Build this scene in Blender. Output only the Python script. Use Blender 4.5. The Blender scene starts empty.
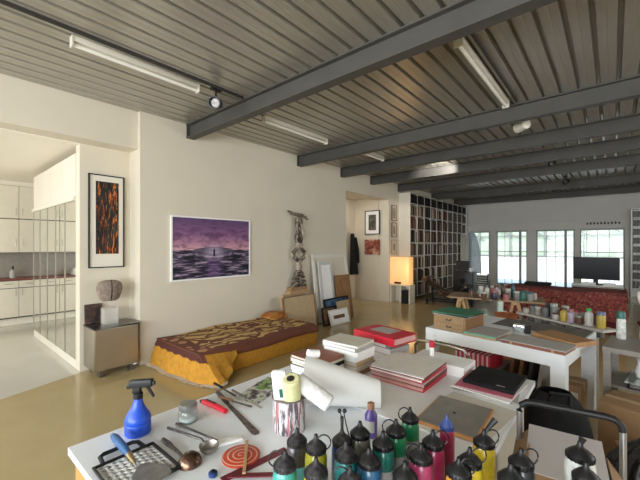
import bpy, bmesh, math, random
from mathutils import Vector, Matrix, Euler
R = random.Random(7)
C = bpy.context.scene.collection
PI = math.pi
D = math.radians

# ------------------------------------------------------------------ survey of the room (camera at 0,0; wall at x=-4.81; depth = +y)
FOC, HC, TH, HY = 343., 1.6, D(40.5), 245.5
SN, CS = math.sin(TH), math.cos(TH)
def ray(px, py):
    r = (px-320)/FOC
    return (-SN+CS*r, CS+SN*r, (HY-py)/FOC)
def PZ(px, py, z):
    a = ray(px, py); s = (z-HC)/a[2]; return Vector((a[0]*s, a[1]*s, z))
def PX(px, py, x):
    a = ray(px, py); s = x/a[0]; return Vector((x, a[1]*s, HC+a[2]*s))
def PY(px, py, y):
    a = ray(px, py); s = y/a[1]; return Vector((a[0]*s, y, HC+a[2]*s))

# ------------------------------------------------------------------ mesh builder
class MB:
    def __init__(s): s.bm = bmesh.new()
    def box(s, c, d, rot=(0,0,0), taper=None):
        m = Matrix.Translation(Vector(c)) @ Euler(rot).to_matrix().to_4x4()
        vs = []
        for z in (-.5,.5):
            t = taper if (taper and z > 0) else 1
            for x, y in ((-.5,-.5),(.5,-.5),(.5,.5),(-.5,.5)):
                vs.append(s.bm.verts.new(m @ Vector((x*d[0]*t, y*d[1]*t, z*d[2]))))
        for f in ((3,2,1,0),(4,5,6,7),(0,1,5,4),(1,2,6,5),(2,3,7,6),(3,0,4,7)):
            s.bm.faces.new([vs[i] for i in f])
        return s
    def bb(s, x0, x1, y0, y1, z0, z1):
        return s.box(((x0+x1)/2,(y0+y1)/2,(z0+z1)/2), (abs(x1-x0),abs(y1-y0),abs(z1-z0)))
    def lathe(s, prof, c=(0,0,0), n=20, m=None):
        c = Vector(c); rings = []
        for r, z in prof:
            ring = []
            for k in range(n):
                a = 2*PI*k/n
                p = Vector((r*math.cos(a), r*math.sin(a), z))
                if m: p = m @ p
                ring.append(s.bm.verts.new(p+c))
            rings.append(ring)
        for a, b in zip(rings, rings[1:]):
            for k in range(n):
                s.bm.faces.new((a[k], a[(k+1)%n], b[(k+1)%n], b[k]))
        s.bm.faces.new(rings[0][::-1]); s.bm.faces.new(rings[-1])
        return s
    def cyl(s, p0, p1, r0, r1=None, n=14):
        p0, p1 = Vector(p0), Vector(p1); d = p1-p0
        q = d.to_track_quat('Z','Y').to_matrix()
        return s.lathe([(r0,0),(r0 if r1 is None else r1, d.length)], p0, n, q)
    def tube(s, pts, r, n=8):
        pts = [Vector(p) for p in pts]; rings = []
        rr = r if isinstance(r, (list,tuple)) else [r]*len(pts)
        for i, p in enumerate(pts):
            t = (pts[min(i+1,len(pts)-1)]-pts[max(i-1,0)]).normalized()
            up = Vector((0,0,1)) if abs(t.z) < .95 else Vector((1,0,0))
            a = t.cross(up).normalized(); b = a.cross(t)
            rings.append([s.bm.verts.new(p+rr[i]*(a*math.cos(2*PI*k/n)+b*math.sin(2*PI*k/n))) for k in range(n)])
        for a, b in zip(rings, rings[1:]):
            for k in range(n): s.bm.faces.new((a[k], a[(k+1)%n], b[(k+1)%n], b[k]))
        s.bm.faces.new(rings[0][::-1]); s.bm.faces.new(rings[-1])
        return s
    def prism(s, poly, z0, z1, m=None):
        a = [Vector((p[0],p[1],z0)) for p in poly]; b = [Vector((p[0],p[1],z1)) for p in poly]
        if m: a = [m@p for p in a]; b = [m@p for p in b]
        a = [s.bm.verts.new(p) for p in a]; b = [s.bm.verts.new(p) for p in b]
        s.bm.faces.new(a[::-1]); s.bm.faces.new(b); n = len(a)
        for k in range(n): s.bm.faces.new((a[k], a[(k+1)%n], b[(k+1)%n], b[k]))
        return s
    def ball(s, c, r, n=14):
        r = r if isinstance(r,(tuple,list)) else (r,r,r)
        m = Matrix.Translation(Vector(c)) @ Matrix.Diagonal((*r,1))
        bmesh.ops.create_uvsphere(s.bm, u_segments=n, v_segments=max(6,n//2), radius=1, matrix=m)
        return s
    def grid(s, fn, nu, nv, thick=0):
        vs = [[s.bm.verts.new(Vector(fn(i/nu, j/nv))) for j in range(nv+1)] for i in range(nu+1)]
        for i in range(nu):
            for j in range(nv): s.bm.faces.new((vs[i][j], vs[i+1][j], vs[i+1][j+1], vs[i][j+1]))
        if thick:
            bmesh.ops.recalc_face_normals(s.bm, faces=s.bm.faces[:])
            bmesh.ops.solidify(s.bm, geom=s.bm.faces[:], thickness=thick)
        return s
    def build(s, name, mat, parent=None, loc=None, rz=0, bev=0, angle=35, rot=None):
        bm = s.bm
        if bev: bmesh.ops.bevel(bm, geom=bm.edges[:], offset=bev, segments=2, affect='EDGES', profile=.5, clamp_overlap=True)
        bmesh.ops.recalc_face_normals(bm, faces=bm.faces[:])
        lim = D(angle)
        for e in bm.edges:
            if len(e.link_faces) == 2 and e.calc_face_angle(0) > lim: e.smooth = False
        for f in bm.faces: f.smooth = True
        me = bpy.data.meshes.new(name); bm.to_mesh(me); bm.free()
        me.materials.append(mat)
        o = bpy.data.objects.new(name, me); C.objects.link(o)
        if parent: o.parent = parent
        if loc is not None: o.location = loc
        if rot is not None: o.rotation_euler = rot
        elif rz: o.rotation_euler = (0,0,rz)
        return o

def tag(o, label, cat, group=None):
    o['label'] = label; o['category'] = cat
    if group: o['group'] = group
    return o
def thing(name, label, cat, loc=(0,0,0), rz=0, group=None, rot=None):
    o = bpy.data.objects.new(name, None); C.objects.link(o); o.empty_display_size = .05
    o.location = loc; o.rotation_euler = rot if rot is not None else (0,0,rz)
    return tag(o, label, cat, group)
def solo(mb, name, mat, label, cat, group=None, **k):
    return tag(mb.build(name, mat, **k), label, cat, group)
def struct(mb, name, mat, parent=None, **k):
    o = mb.build(name, mat, parent, **k)
    if parent is None: o['kind'] = 'structure'
    return o
def copy_tree(o, parent=None):
    c = o.copy(); C.objects.link(c)
    if parent: c.parent = parent
    for ch in list(o.children): copy_tree(ch, c)
    return c

# ------------------------------------------------------------------ materials
def mix_col(a, k): return tuple(max(0,min(1,v*k)) for v in a)
class NT:
    def __init__(s, name):
        s.m = bpy.data.materials.new(name); s.m.use_nodes = True
        s.t = s.m.node_tree; s.t.nodes.clear()
        s.out = s.t.nodes.new('ShaderNodeOutputMaterial')
    def n(s, typ, ins=None, **props):
        nd = s.t.nodes.new('ShaderNode'+typ)
        for k, v in props.items(): setattr(nd, k, v)
        for k, v in (ins or {}).items(): s.set(nd.inputs[k], v)
        return nd
    def set(s, sock, v):
        if isinstance(v, bpy.types.NodeSocket): s.t.links.new(v, sock)
        elif isinstance(v, (tuple,list)) and len(v) == 3 and sock.type == 'RGBA': sock.default_value = (*v,1)
        else: sock.default_value = v
    def coord(s, kind='Object'): return s.n('TexCoord').outputs[kind]
    def scale(s, vec, sc, loc=(0,0,0), rot=(0,0,0)):
        return s.n('Mapping', {'Vector':vec,'Scale':sc,'Location':loc,'Rotation':rot}).outputs[0]
    def xyz(s, vec):
        o = s.n('SeparateXYZ', {0:vec}).outputs; return o[0], o[1], o[2]
    def math(s, op, a, b=0., c=0.):
        return s.n('Math', {0:a,1:b,2:c}, operation=op).outputs[0]
    def noise(s, vec, sc=5, det=3, rough=.5, dist=0):
        return s.n('TexNoise', {'Vector':vec,'Scale':sc,'Detail':det,'Roughness':rough,'Distortion':dist}).outputs[0]
    def ramp(s, fac, stops, interp='LINEAR'):
        nd = s.n('ValToRGB', {0:fac}); cr = nd.color_ramp; cr.interpolation = interp
        while len(cr.elements) < len(stops): cr.elements.new(.5)
        for e, (p, c) in zip(cr.elements, stops): e.position = p; e.color = (*c,1)
        return nd.outputs[0]
    def mix(s, fac, a, b):
        nd = s.n('Mix', data_type='RGBA'); s.set(nd.inputs[0], fac); s.set(nd.inputs[6], a); s.set(nd.inputs[7], b)
        return nd.outputs[2]
    def done(s, col, rough=.5, metal=0, bump=None, bstr=.2, bdist=.01, **extra):
        b = s.n('BsdfPrincipled', {'Base Color':col,'Roughness':rough,'Metallic':metal})
        for k, v in extra.items(): s.set(b.inputs[k.replace('_',' ')], v)
        if bump is not None:
            s.set(b.inputs['Normal'], s.n('Bump', {'Height':bump,'Strength':bstr,'Distance':bdist}).outputs[0])
        s.t.links.new(b.outputs[0], s.out.inputs[0]); return s.m

def M(name, col, rough=.5, metal=0, var=.08, sc=12, bump=0, **extra):
    t = NT(name); f = t.noise(t.coord(), sc, 4)
    c = t.ramp(f, [(.3, mix_col(col,1-var)), (.7, mix_col(col,1+var))])
    return t.done(c, rough, metal, f if bump else None, bump, **extra)
def wood(name, a, b, sc=(2,20,20), rough=.5):
    t = NT(name); f = t.noise(t.scale(t.coord(), sc), 3, 5, .6, .6)
    return t.done(t.ramp(f, [(.3,a),(.7,b)]), rough, 0, f, .1)
def glassy(name, tint=(1,1,1), refl=.9, rough=.02):
    t = NT(name)
    tr = t.n('BsdfTransparent', {0:tint}); g = t.n('BsdfGlossy', {'Color':(.9,.9,.9),'Roughness':rough})
    lw = t.n('LayerWeight', {0:.5}).outputs[1]; k = t.math('MULTIPLY', t.math('ADD', t.math('POWER', lw, 4.), .045), refl)
    mx = t.n('MixShader', {0:k,1:tr.outputs[0],2:g.outputs[0]})
    t.t.links.new(mx.outputs[0], t.out.inputs[0]); return t.m

m_wall = M('wall_paint', (.66,.60,.49), .75, var=.02, sc=2, bump=.02)
m_wallk = M('kitchen_paint', (.85,.80,.69), .7, var=.02, sc=2)
m_farwall = M('far_wall_paint', (.60,.585,.55), .75, var=.02, sc=2)
m_white = M('white_lacquer', (.80,.80,.78), .35, var=.02)
m_whitetable = M('white_table_lacquer', (.82,.85,.88), .4, var=.015)
m_cream = M('cream_lacquer', (.74,.69,.58), .4, var=.02)
m_black = M('black_plastic', (.011,.011,.012), .42, var=.2, Specular_IOR_Level=.35)
m_blackmatte = M('black_matte', (.012,.012,.013), .8, var=.3, Specular_IOR_Level=.2)
m_dark = M('dark_line', (.03,.027,.025), .6)
m_steel = M('beam_paint', (.074,.071,.064), .5, Specular_IOR_Level=.25, var=.1, sc=3)
m_chrome = M('chrome', (.7,.7,.7), .2, 1, var=.05)
m_brushed = M('brushed_steel', (.45,.42,.37), .32, 1, var=.08, sc=3)
m_darksteel = M('tarnished_steel', (.16,.145,.14), .4, .9, var=.35, sc=40)
m_rust = M('worn_steel_blade', (.20,.16,.15), .45, .6, var=.4, sc=50)
m_glass = glassy('window_glass', (.96,.98,.97), .3)
m_clear = glassy('clear_acrylic', (.93,.95,.94))
m_mirror = M('mirror', (.82,.83,.80), .015, 1, var=.0)
m_paper = M('white_paper', (.84,.84,.83), .7, var=.02)
m_paper2 = M('cream_paper', (.62,.58,.50), .7, var=.05)
m_card = M('cardboard', (.33,.20,.105), .8, var=.08)
m_tan = M('tan_board', (.48,.355,.21), .7, var=.06)
m_greycard = M('grey_card', (.40,.385,.365), .7, var=.05)
m_red = M('red_cover', (.55,.012,.035), .45, var=.1)
m_maroon = M('maroon_card', (.13,.010,.016), .55, var=.15)
m_pinkpage = M('rosy_page_edges', (.62,.36,.34), .7, var=.06)
m_brown = M('brown_cover', (.26,.095,.055), .55, var=.15)
m_orange = M('terracotta', (.30,.085,.025), .5, var=.1)
m_blue = M('blue_plastic', (.012,.075,.55), .35, var=.08)
m_bluehandle = M('blue_handle', (.03,.10,.25), .4, var=.1)
m_woodlt = wood('light_wood', (.40,.24,.11), (.55,.36,.18))
m_woodor = wood('orange_wood', (.46,.20,.05), (.62,.31,.10), (1.5,14,3))
m_woodbr = wood('brown_wood', (.16,.075,.03), (.27,.13,.055))
m_greywood = wood('grey_wood', (.20,.18,.155), (.28,.255,.225))
m_green = M('green_cloth', (.04,.17,.10), .7, var=.3, sc=30)
m_greyplastic = M('grey_sleeve', (.27,.255,.235), .22, var=.1)
m_stone = M('grey_stone', (.23,.18,.145), .85, var=.3, sc=25, bump=.5)
m_gold = M('gold_cloth', (.50,.235,.02), .85, var=.18, sc=18, bump=.3)
m_fringe = M('fringe_thread', (.55,.47,.36), .9)
m_tube = M('lamp_tube', (.80,.78,.72), .3, var=.01)
m_fixture = M('lamp_housing', (.62,.58,.50), .4, var=.02)

def floor_mat(name, a, b, rough):
    t = NT(name); v = t.coord()
    f = t.noise(v, 1.3, 6, .6); g = t.noise(v, 6, 4)
    c = t.ramp(f, [(.3,a),(.7,b)])
    r = t.math('ADD', t.math('MULTIPLY', g, .14), rough)
    return t.done(c, r, 0, g, .03)
m_floor = floor_mat('ochre_resin_floor', (.37,.285,.135), (.435,.345,.18), .08)
m_kfloor = floor_mat('pale_resin_floor', (.50,.48,.42), (.56,.53,.47), .1)
def deck_mat():
    t = NT('galvanised_deck'); v = t.coord()
    f = t.noise(t.scale(v,(8,.6,8)), 4, 5, .6); g = t.noise(v, 60, 2)
    c = t.ramp(f, [(.3,(.41,.385,.335)),(.7,(.47,.44,.385))])
    return t.done(c, t.math('ADD', t.math('MULTIPLY',g,.06), .27), .6)
m_deck = deck_mat()

def art_purple():
    t = NT('print_of_purple_sky'); x,y,z = t.xyz(t.coord('Generated'))
    u = t.math('MULTIPLY', t.math('ABSOLUTE', t.math('SUBTRACT', y, .5)), 2.)
    vec = t.n('CombineXYZ', {0:t.math('MULTIPLY',u,2.2), 1:t.math('MULTIPLY',z,7.)}).outputs[0]
    cl = t.noise(vec, 1.6, 5, .6, .8)
    sky = t.ramp(z, [(.47,(.66,.38,.40)),(.56,(.48,.24,.33)),(.72,(.24,.11,.23)),(1,(.11,.06,.15))])
    sky = t.mix(t.ramp(cl, [(.46,(0,0,0)),(.62,(.75,.75,.75))]), sky, (.09,.035,.10))
    v2 = t.n('CombineXYZ', {0:t.math('MULTIPLY',u,2.6), 1:t.math('MULTIPLY',z,22.)}).outputs[0]
    st = t.noise(v2, 1., 4, .6)
    sea = t.ramp(st, [(.42,(.010,.010,.018)),(.52,(.07,.05,.10)),(.64,(.46,.36,.45))])
    hill = t.math('SUBTRACT', .52, t.math('MULTIPLY', t.math('MULTIPLY',u,u), .16))
    isky = t.math('GREATER_THAN', z, t.math('MAXIMUM', .47, hill))
    c = t.mix(isky, sea, sky)
    gx = t.math('MULTIPLY', u, 1.1); gz = t.math('MULTIPLY', t.math('SUBTRACT', z, .44), 2.6)
    gd = t.math('SQRT', t.math('ADD', t.math('MULTIPLY',gx,gx), t.math('MULTIPLY',gz,gz)))
    glow = t.ramp(gd, [(.0,(1,1,1)),(.45,(0,0,0))])
    c = t.mix(t.math('MULTIPLY', glow, .75), c, (.42,.34,.48))
    tw = t.math('MULTIPLY', t.math('LESS_THAN', u, .17), t.math('LESS_THAN', z, .30))
    c = t.mix(t.math('MULTIPLY', tw, .7), c, t.ramp(st, [(.4,(.06,.03,.10)),(.7,(.26,.16,.34))]))
    pl = t.math('MULTIPLY', t.math('LESS_THAN', u, .022), t.math('MULTIPLY', t.math('LESS_THAN', z, .48), t.math('GREATER_THAN', z, .36)))
    c = t.mix(pl, c, (.01,.008,.02))
    return t.done(c, .45, 0, None, 0, Specular_IOR_Level=.2)
def art_fire():
    t = NT('print_of_burning_reeds'); v = t.coord('Generated'); x,y,z = t.xyz(v)
    vec = t.n('CombineXYZ', {0:t.math('MULTIPLY',y,9.), 1:t.math('MULTIPLY',z,3.)}).outputs[0]
    f = t.noise(vec, 1.2, 6, .65, 1.5); g = t.noise(v, 7, 4, .6, 1)
    c = t.ramp(f, [(.46,(.008,.009,.008)),(.53,(.10,.02,.006)),(.58,(.42,.09,.01)),(.65,(.66,.29,.05)),(.72,(.05,.06,.045))])
    c = t.mix(t.ramp(g, [(.45,(0,0,0)),(.55,(1,1,1))]), c, t.ramp(f, [(.4,(.006,.008,.007)),(.6,(.03,.04,.035)),(.75,(.25,.25,.2))]))
    return t.done(c, .45, 0, None, 0, Specular_IOR_Level=.2)
def blotch(name, stops, sc=4, det=5, dist=1., rough=.5, stretch=(1,1,1)):
    t = NT(name); f = t.noise(t.scale(t.coord('Generated'), stretch), sc, det, .6, dist)
    return t.done(t.ramp(f, stops), rough)
m_purple, m_fire = art_purple(), art_fire()
m_artgrey = blotch('dark_print', [(.4,(.03,.028,.025)),(.6,(.12,.11,.09)),(.75,(.3,.27,.2))])
m_artred = blotch('red_print', [(.38,(.16,.03,.02)),(.52,(.33,.10,.06)),(.60,(.55,.38,.3))], 2.5)
m_artsmall = blotch('pale_sketch', [(.4,(.10,.08,.06)),(.5,(.42,.36,.27))], 3)
m_artblue = blotch('blue_painting', [(.35,(.015,.03,.06)),(.5,(.04,.10,.22)),(.65,(.12,.20,.32))], 4)
m_artbrown = blotch('brown_painting', [(.35,(.06,.028,.012)),(.5,(.15,.065,.025)),(.65,(.26,.13,.05))], 4)
m_artboard = blotch('stained_board', [(.3,(.20,.095,.035)),(.7,(.33,.18,.075))], 4)
m_darkpic = blotch('dark_small_painting', [(.4,(.015,.012,.012)),(.55,(.06,.025,.018)),(.7,(.16,.05,.03))], 3)

def bed_top():
    t = NT('woven_figured_cover'); v = t.coord()
    w = t.noise(v, 3.2, 2, .5, .5)
    vv = t.n('VectorMath', {0:v, 1:t.n('CombineXYZ',{0:t.math('MULTIPLY',w,.35),1:t.math('MULTIPLY',w,.5)}).outputs[0]}, operation='ADD').outputs[0]
    e = t.n('TexVoronoi', {'Vector':t.scale(vv,(4.6,2.6,1)),'Scale':1.}, feature='DISTANCE_TO_EDGE').outputs[0]
    lines = t.ramp(e, [(.06,(0,0,0)),(.085,(1,1,1))])
    sw = t.n('TexWave', {'Vector':t.scale(vv,(1,1,0)),'Scale':1.7,'Distortion':6.,'Detail':1.}).outputs[0]
    st = t.ramp(sw, [(.80,(1,1,1)),(.85,(0,0,0))])
    gold = t.mix(t.noise(v, 90, 2), (.50,.32,.10), (.64,.44,.17))
    br = t.mix(t.noise(v, 60, 2), (.115,.036,.019), (.19,.062,.032))
    fig = t.math('MULTIPLY', lines, st)
    x,y,z = t.xyz(v)
    edge = t.math('MULTIPLY', t.math('LESS_THAN', x, -.10), t.math('GREATER_THAN', y, .22))
    edge = t.math('MULTIPLY', edge, t.math('GREATER_THAN', z, .20))
    c = t.mix(t.math('MULTIPLY', fig, edge), br, gold)
    dots = t.n('TexVoronoi', {'Vector':t.scale(v,(6,6,1)),'Scale':1.}).outputs[0]
    d = t.math('MULTIPLY', t.math('LESS_THAN', dots, .36), t.math('LESS_THAN', y, .19))
    d = t.math('MULTIPLY', d, t.math('GREATER_THAN', y, .03))
    c = t.mix(d, c, (.45,.22,.11))
    return t.done(c, .9, 0, t.noise(v, 150, 2), .3, .004)
def rug_mat():
    t = NT('red_oriental_rug'); v = t.coord()
    e = t.n('TexVoronoi', {'Vector':v,'Scale':22.}).outputs[0]
    n = t.noise(v, 30, 3)
    c = t.ramp(e, [(.20,(.33,.18,.13)),(.30,(.17,.035,.028)),(.50,(.26,.055,.042)),(.68,(.10,.022,.02))])
    c = t.mix(t.ramp(n, [(.5,(0,0,0)),(.6,(.6,.6,.6))]), c, (.22,.045,.034))
    return t.done(c, .95, 0, n, .2)
def hide_mat():
    t = NT('brown_cowhide'); f = t.noise(t.coord(), 5, 3, .5, .6)
    return t.done(t.ramp(f, [(.45,(.05,.024,.012)),(.55,(.12,.06,.03)),(.66,(.34,.26,.19))]), .85)
def can_mat():
    t = NT('paint_spattered_tin'); v = t.coord()
    f = t.noise(t.scale(v,(46,46,6)), 2.2, 4, .6); g = t.noise(t.scale(v,(22,22,2.)), 2.2, 3)
    c = t.mix(t.ramp(g, [(.61,(0,0,0)),(.66,(1,1,1))]), (.60,.56,.56), (.46,.16,.17))
    c = t.mix(t.ramp(f, [(.50,(0,0,0)),(.56,(1,1,1))]), c, (.10,.075,.09))
    return t.done(c, .5)
def spiral_mat():
    t = NT('red_spiral_glaze'); x,y,z = t.xyz(t.coord())
    r = t.math('SQRT', t.math('ADD', t.math('MULTIPLY',x,x), t.math('MULTIPLY',y,y)))
    a = t.math('DIVIDE', t.math('ARCTAN2', y, x), 2*PI)
    f = t.math('FRACT', t.math('ADD', t.math('MULTIPLY', r, 52.), a))
    c = t.mix(t.math('LESS_THAN', f, .26), (.52,.055,.02), (.66,.40,.30))
    return t.done(c, .35)
def stripes(name, a, b, axis=0, sc=20., thr=.5):
    t = NT(name); p = t.xyz(t.coord())[axis]
    f = t.math('FRACT', t.math('MULTIPLY', p, sc))
    return t.done(t.mix(t.math('LESS_THAN', f, thr), a, b), .6)
m_bedtop, m_rug, m_hide, m_can, m_spiral = bed_top(), rug_mat(), hide_mat(), can_mat(), spiral_mat()
m_candy = stripes('red_white_stripes', (.50,.015,.045), (.62,.52,.52), 0, 22., .4)
m_foliage = M('pale_foliage', (.60,.69,.57), .9, var=.12, sc=1.2)

m_greyplank = M('worn_white_plank',(.50,.47,.43),.6,var=.15,sc=9)
# ------------------------------------------------------------------ room shell
WX, FY, RY, RX = -4.81, 14.6, -3.8, 4.4
ZC = 3.40
fb = [(-3.33,-3.8),(-5.16,1.62),(-5.16,1.95),(-4.9,1.95),(-4.9,8.7),(-4.9,FY+.2),(RX+.1,FY+.2),(RX+.1,-3.8)]
struct(MB().prism([(RX+.1,-3.9),(RX+.1,FY+.2),(-4.9,FY+.2),(-4.9,8.7),(-6.1,8.7),(-6.1,6.4),(-4.9,6.4),(-4.9,1.8),(-5.16,1.8),(-5.2,1.62),(-3.33,-3.9)],-.1,0), 'floor', m_floor)
struct(MB().prism([(-3.33,-3.9),(-5.2,1.62),(-5.2,3.0),(-9.9,3.0),(-9.9,-3.9)],-.1,0), 'floor_kitchen', m_kfloor)
struct(MB().bb(-5.15,WX,1.925,6.58,0,3.5), 'wall_left', m_wall)
struct(MB().bb(-5.15,WX,6.58,8.63,2.9,3.5), 'wall_left_over_opening', m_wall)
struct(MB().bb(-5.15,WX,8.63,FY,0,3.5), 'wall_left_end', m_wall)
struct(MB().bb(-5.15,-4.88,RY,1.925,2.90,3.5), 'wall_left_lintel', m_wall)
struct(MB().bb(-5.3,-5.15,1.33,1.96,0,2.9), 'wall_alcove', m_wall)
# corridor
struct(MB().bb(-6.1,-5.15,8.6,8.75,0,3.05), 'wall_corridor_side', m_wall)
struct(MB().bb(-6.1,-5.15,6.43,6.58,0,3.05), 'wall_corridor_near', m_wall)
struct(MB().bb(-6.1,-5.95,6.58,8.6,0,3.05), 'wall_corridor_back', m_wall)
struct(MB().bb(-6.1,-5.15,6.43,8.75,2.98,3.08), 'ceiling_corridor', m_wall)
dr = MB().bb(-5.95,-5.91,7.1,7.95,0,2.2); struct(dr, 'door_1', m_cream)
struct(MB().bb(-5.95,-5.895,7.95,8.05,0,2.28).bb(-5.95,-5.895,7.0,7.1,0,2.28).bb(-5.95,-5.895,7.0,8.05,2.2,2.28), 'trim_1', m_wall)
# kitchen shell
struct(MB().bb(-9.6,-9.17,RY,2.85,2.805,2.89), 'ceiling_kitchen_soffit', m_wallk)
struct(MB().bb(-9.9,-9.61,RY,3.0,0,3.0), 'wall_kitchen_far', m_wallk)
struct(MB().bb(-9.9,-5.15,2.85,3.0,0,2.95), 'wall_kitchen_end', m_wallk)
struct(MB().bb(-9.6,-5.16,RY,2.85,2.89,3.0), 'ceiling_kitchen', m_wallk)
# far wall with four tall windows
wins = [(-4.42,-3.70),(-3.46,-2.41),(-2.13,-1.0),(-.86,.29)]
z0, z1 = .10, 2.16
fw = MB(); xs = [WX-.3]+[v for w in wins for v in w]+[RX+.2]
for i in range(0,len(xs),2): fw.bb(xs[i],xs[i+1],FY,FY+.22,0,z1)
fw.bb(WX-.3,RX+.2,FY,FY+.22,z1,3.55)
for a,b in wins: fw.bb(a,b,FY,FY+.22,0,z0)
struct(fw, 'wall_far', m_farwall)
struct(MB().bb(WX,RX,FY-.10,FY,2.42,2.47), 'trim_2', m_farwall)
m_sash = M('sash_grey', (.30,.31,.31), .5)
for i,(a,b) in enumerate(wins):
    w = bpy.data.objects.new('window_%d'%(i+1), None); C.objects.link(w); w['kind'] = 'structure'
    w.location = (a,FY+.06,z0); W_,H_ = b-a, z1-z0
    MB().bb(0,.04,0,.06,0,H_).bb(W_-.04,W_,0,.06,0,H_).bb(.04,W_-.04,0,.06,0,.05).bb(.04,W_-.04,0,.06,H_-.05,H_).build('window_frame', m_sash, w)
    mu = MB().bb(.04,W_-.04,.02,.045,1.26,1.285)
    for k in ((.5,) if i==0 else (.27,.5) if i<3 else (.16,.40,.66)): mu.bb(W_*k,W_*k+.014,.02,.045,.05,H_-.05)
    mu.build('muntin', m_sash, w)
    MB().bb(.04,W_-.04,.03,.036,.05,H_-.05).build('pane', m_glass, w)
    if i in (1,2):
        MB().bb(W_*.74,W_*.74+.075,-.02,.055,.0,H_).build('sash_stile', m_sash, w)
# remaining walls, with the rear daylight windows and an added one on the right
rw = MB()
rw.bb(-9.9,-8.9,RY-.2,RY,0,3.5); rw.bb(-6.2,-4.2,RY-.2,RY,0,3.5); rw.bb(3.8,RX+.2,RY-.2,RY,0,3.5)
rw.bb(-9.9,RX+.2,RY-.2,RY,2.75,3.55); rw.bb(-8.9,-6.2,RY-.2,RY,0,.9); rw.bb(-4.2,3.8,RY-.2,RY,0,.5)
struct(rw, 'wall_rear', m_wall)
struct(MB().bb(RX,RX+.2,RY,3.,0,3.55).bb(RX,RX+.2,8.,FY,0,3.55).bb(RX,RX+.2,3.,8.,0,.9).bb(RX,RX+.2,3.,8.,2.75,3.55), 'wall_right', m_wall)
w = bpy.data.objects.new('window_7', None); C.objects.link(w); w['kind']='structure'; w.location=(RX+.1,3.,.9)  # unseen window, added so the left wall gets more light
f = MB()
for k in range(6): f.bb(-.03,.03,max(0,k-.03),min(5,k+.03),0,1.85)
f.bb(-.03,.03,0,5,0,.05).bb(-.03,.03,0,5,1.80,1.85).build('window_frame', m_sash, w)
for i,(a,b,zb,nm) in enumerate(((-4.2,3.8,.5,5),(-8.9,-6.2,.9,6))):
    w = bpy.data.objects.new('window_%d'%nm, None); C.objects.link(w); w['kind']='structure'; w.location=(a,RY-.1,zb)
    f = MB(); n = 6 if i==0 else 2
    for k in range(n+1):
        x = (b-a)*k/n; f.bb(max(0,x-.03),min(b-a,x+.03),-.03,.03,0,2.75-zb)
    f.bb(0,b-a,-.03,.03,0,.05).bb(0,b-a,-.03,.03,2.7-zb,2.75-zb); f.build('window_frame', m_sash, w)
# corrugated deck
dk = MB(); pts = []; x = -5.2; P = .17
while x < RX+.15:
    pts += [(x,ZC),(x+.058,ZC),(x+.060,ZC+.002),(x+.066,ZC+.002),(x+.068,ZC),(x+.126,ZC),(x+.136,ZC+.05),(x+.160,ZC+.05)]; x += P
va = [dk.bm.verts.new((p[0],RY-.1,p[1])) for p in pts]; vb = [dk.bm.verts.new((p[0],FY+.1,p[1])) for p in pts]
for k in range(len(pts)-1): dk.bm.faces.new((va[k],va[k+1],vb[k+1],vb[k]))
struct(dk, 'ceiling', m_deck, angle=15)
struct(MB().bb(-5.2,RX+.2,RY-.2,FY+.22,3.56,3.62), 'ceiling_slab', m_farwall)
# steel beams
for i,y in enumerate((2.64,4.98,6.42,7.70,9.2,11.65,13.9)):
    x0 = WX if i < 4 else WX
    b = MB().bb(x0,RX,y-.006,y+.006,3.205,3.385).bb(x0,RX,y-.06,y+.06,3.19,3.206).bb(x0,RX,y-.06,y+.06,3.384,3.4)
    b.bb(x0,x0+.012,y-.06,y+.06,3.19,3.4)
    o = struct(b, 'ceiling_beam', m_steel)

# ------------------------------------------------------------------ outside the far windows
struct(MB().bb(-40,30,FY+.22,19,-.15,-.06), 'ground_near', M('paving_shade_blue', (.42,.50,.60), .8))  # blue tint paints the building's shadow into the near ground
struct(MB().bb(-60,50,19,70,-.15,-.06), 'ground_far', M('white_gravel', (.85,.84,.82), .9))
t = thing('greenhouse_facade', 'pale glazed facade with diagonal steel bars seen through the far windows', 'building', (-12,42,-.06))
MB().bb(-20,24,0,.4,.5,9).build('glazing', m_foliage, t)
MB().bb(-20,24,-.2,.6,0,.5).build('plinth', M('plinth_white',(.82,.80,.76),.9), t)
b = MB()
for k in range(14):
    xx = -19+k*3.2; b.bb(xx,xx+.12,-.15,0,.5,9)
    b.box((xx+1.6,-.2,3.6),(5.4,.1,.13),(0,D(32 if k%2 else 24),0))
b.bb(-20,24,-.2,0,4.9,5.05).bb(-20,24,-.2,0,.45,.6).bb(-20,24,-.2,0,2.6,2.7)
b.build('steel_bars', m_sash, t)

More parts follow.
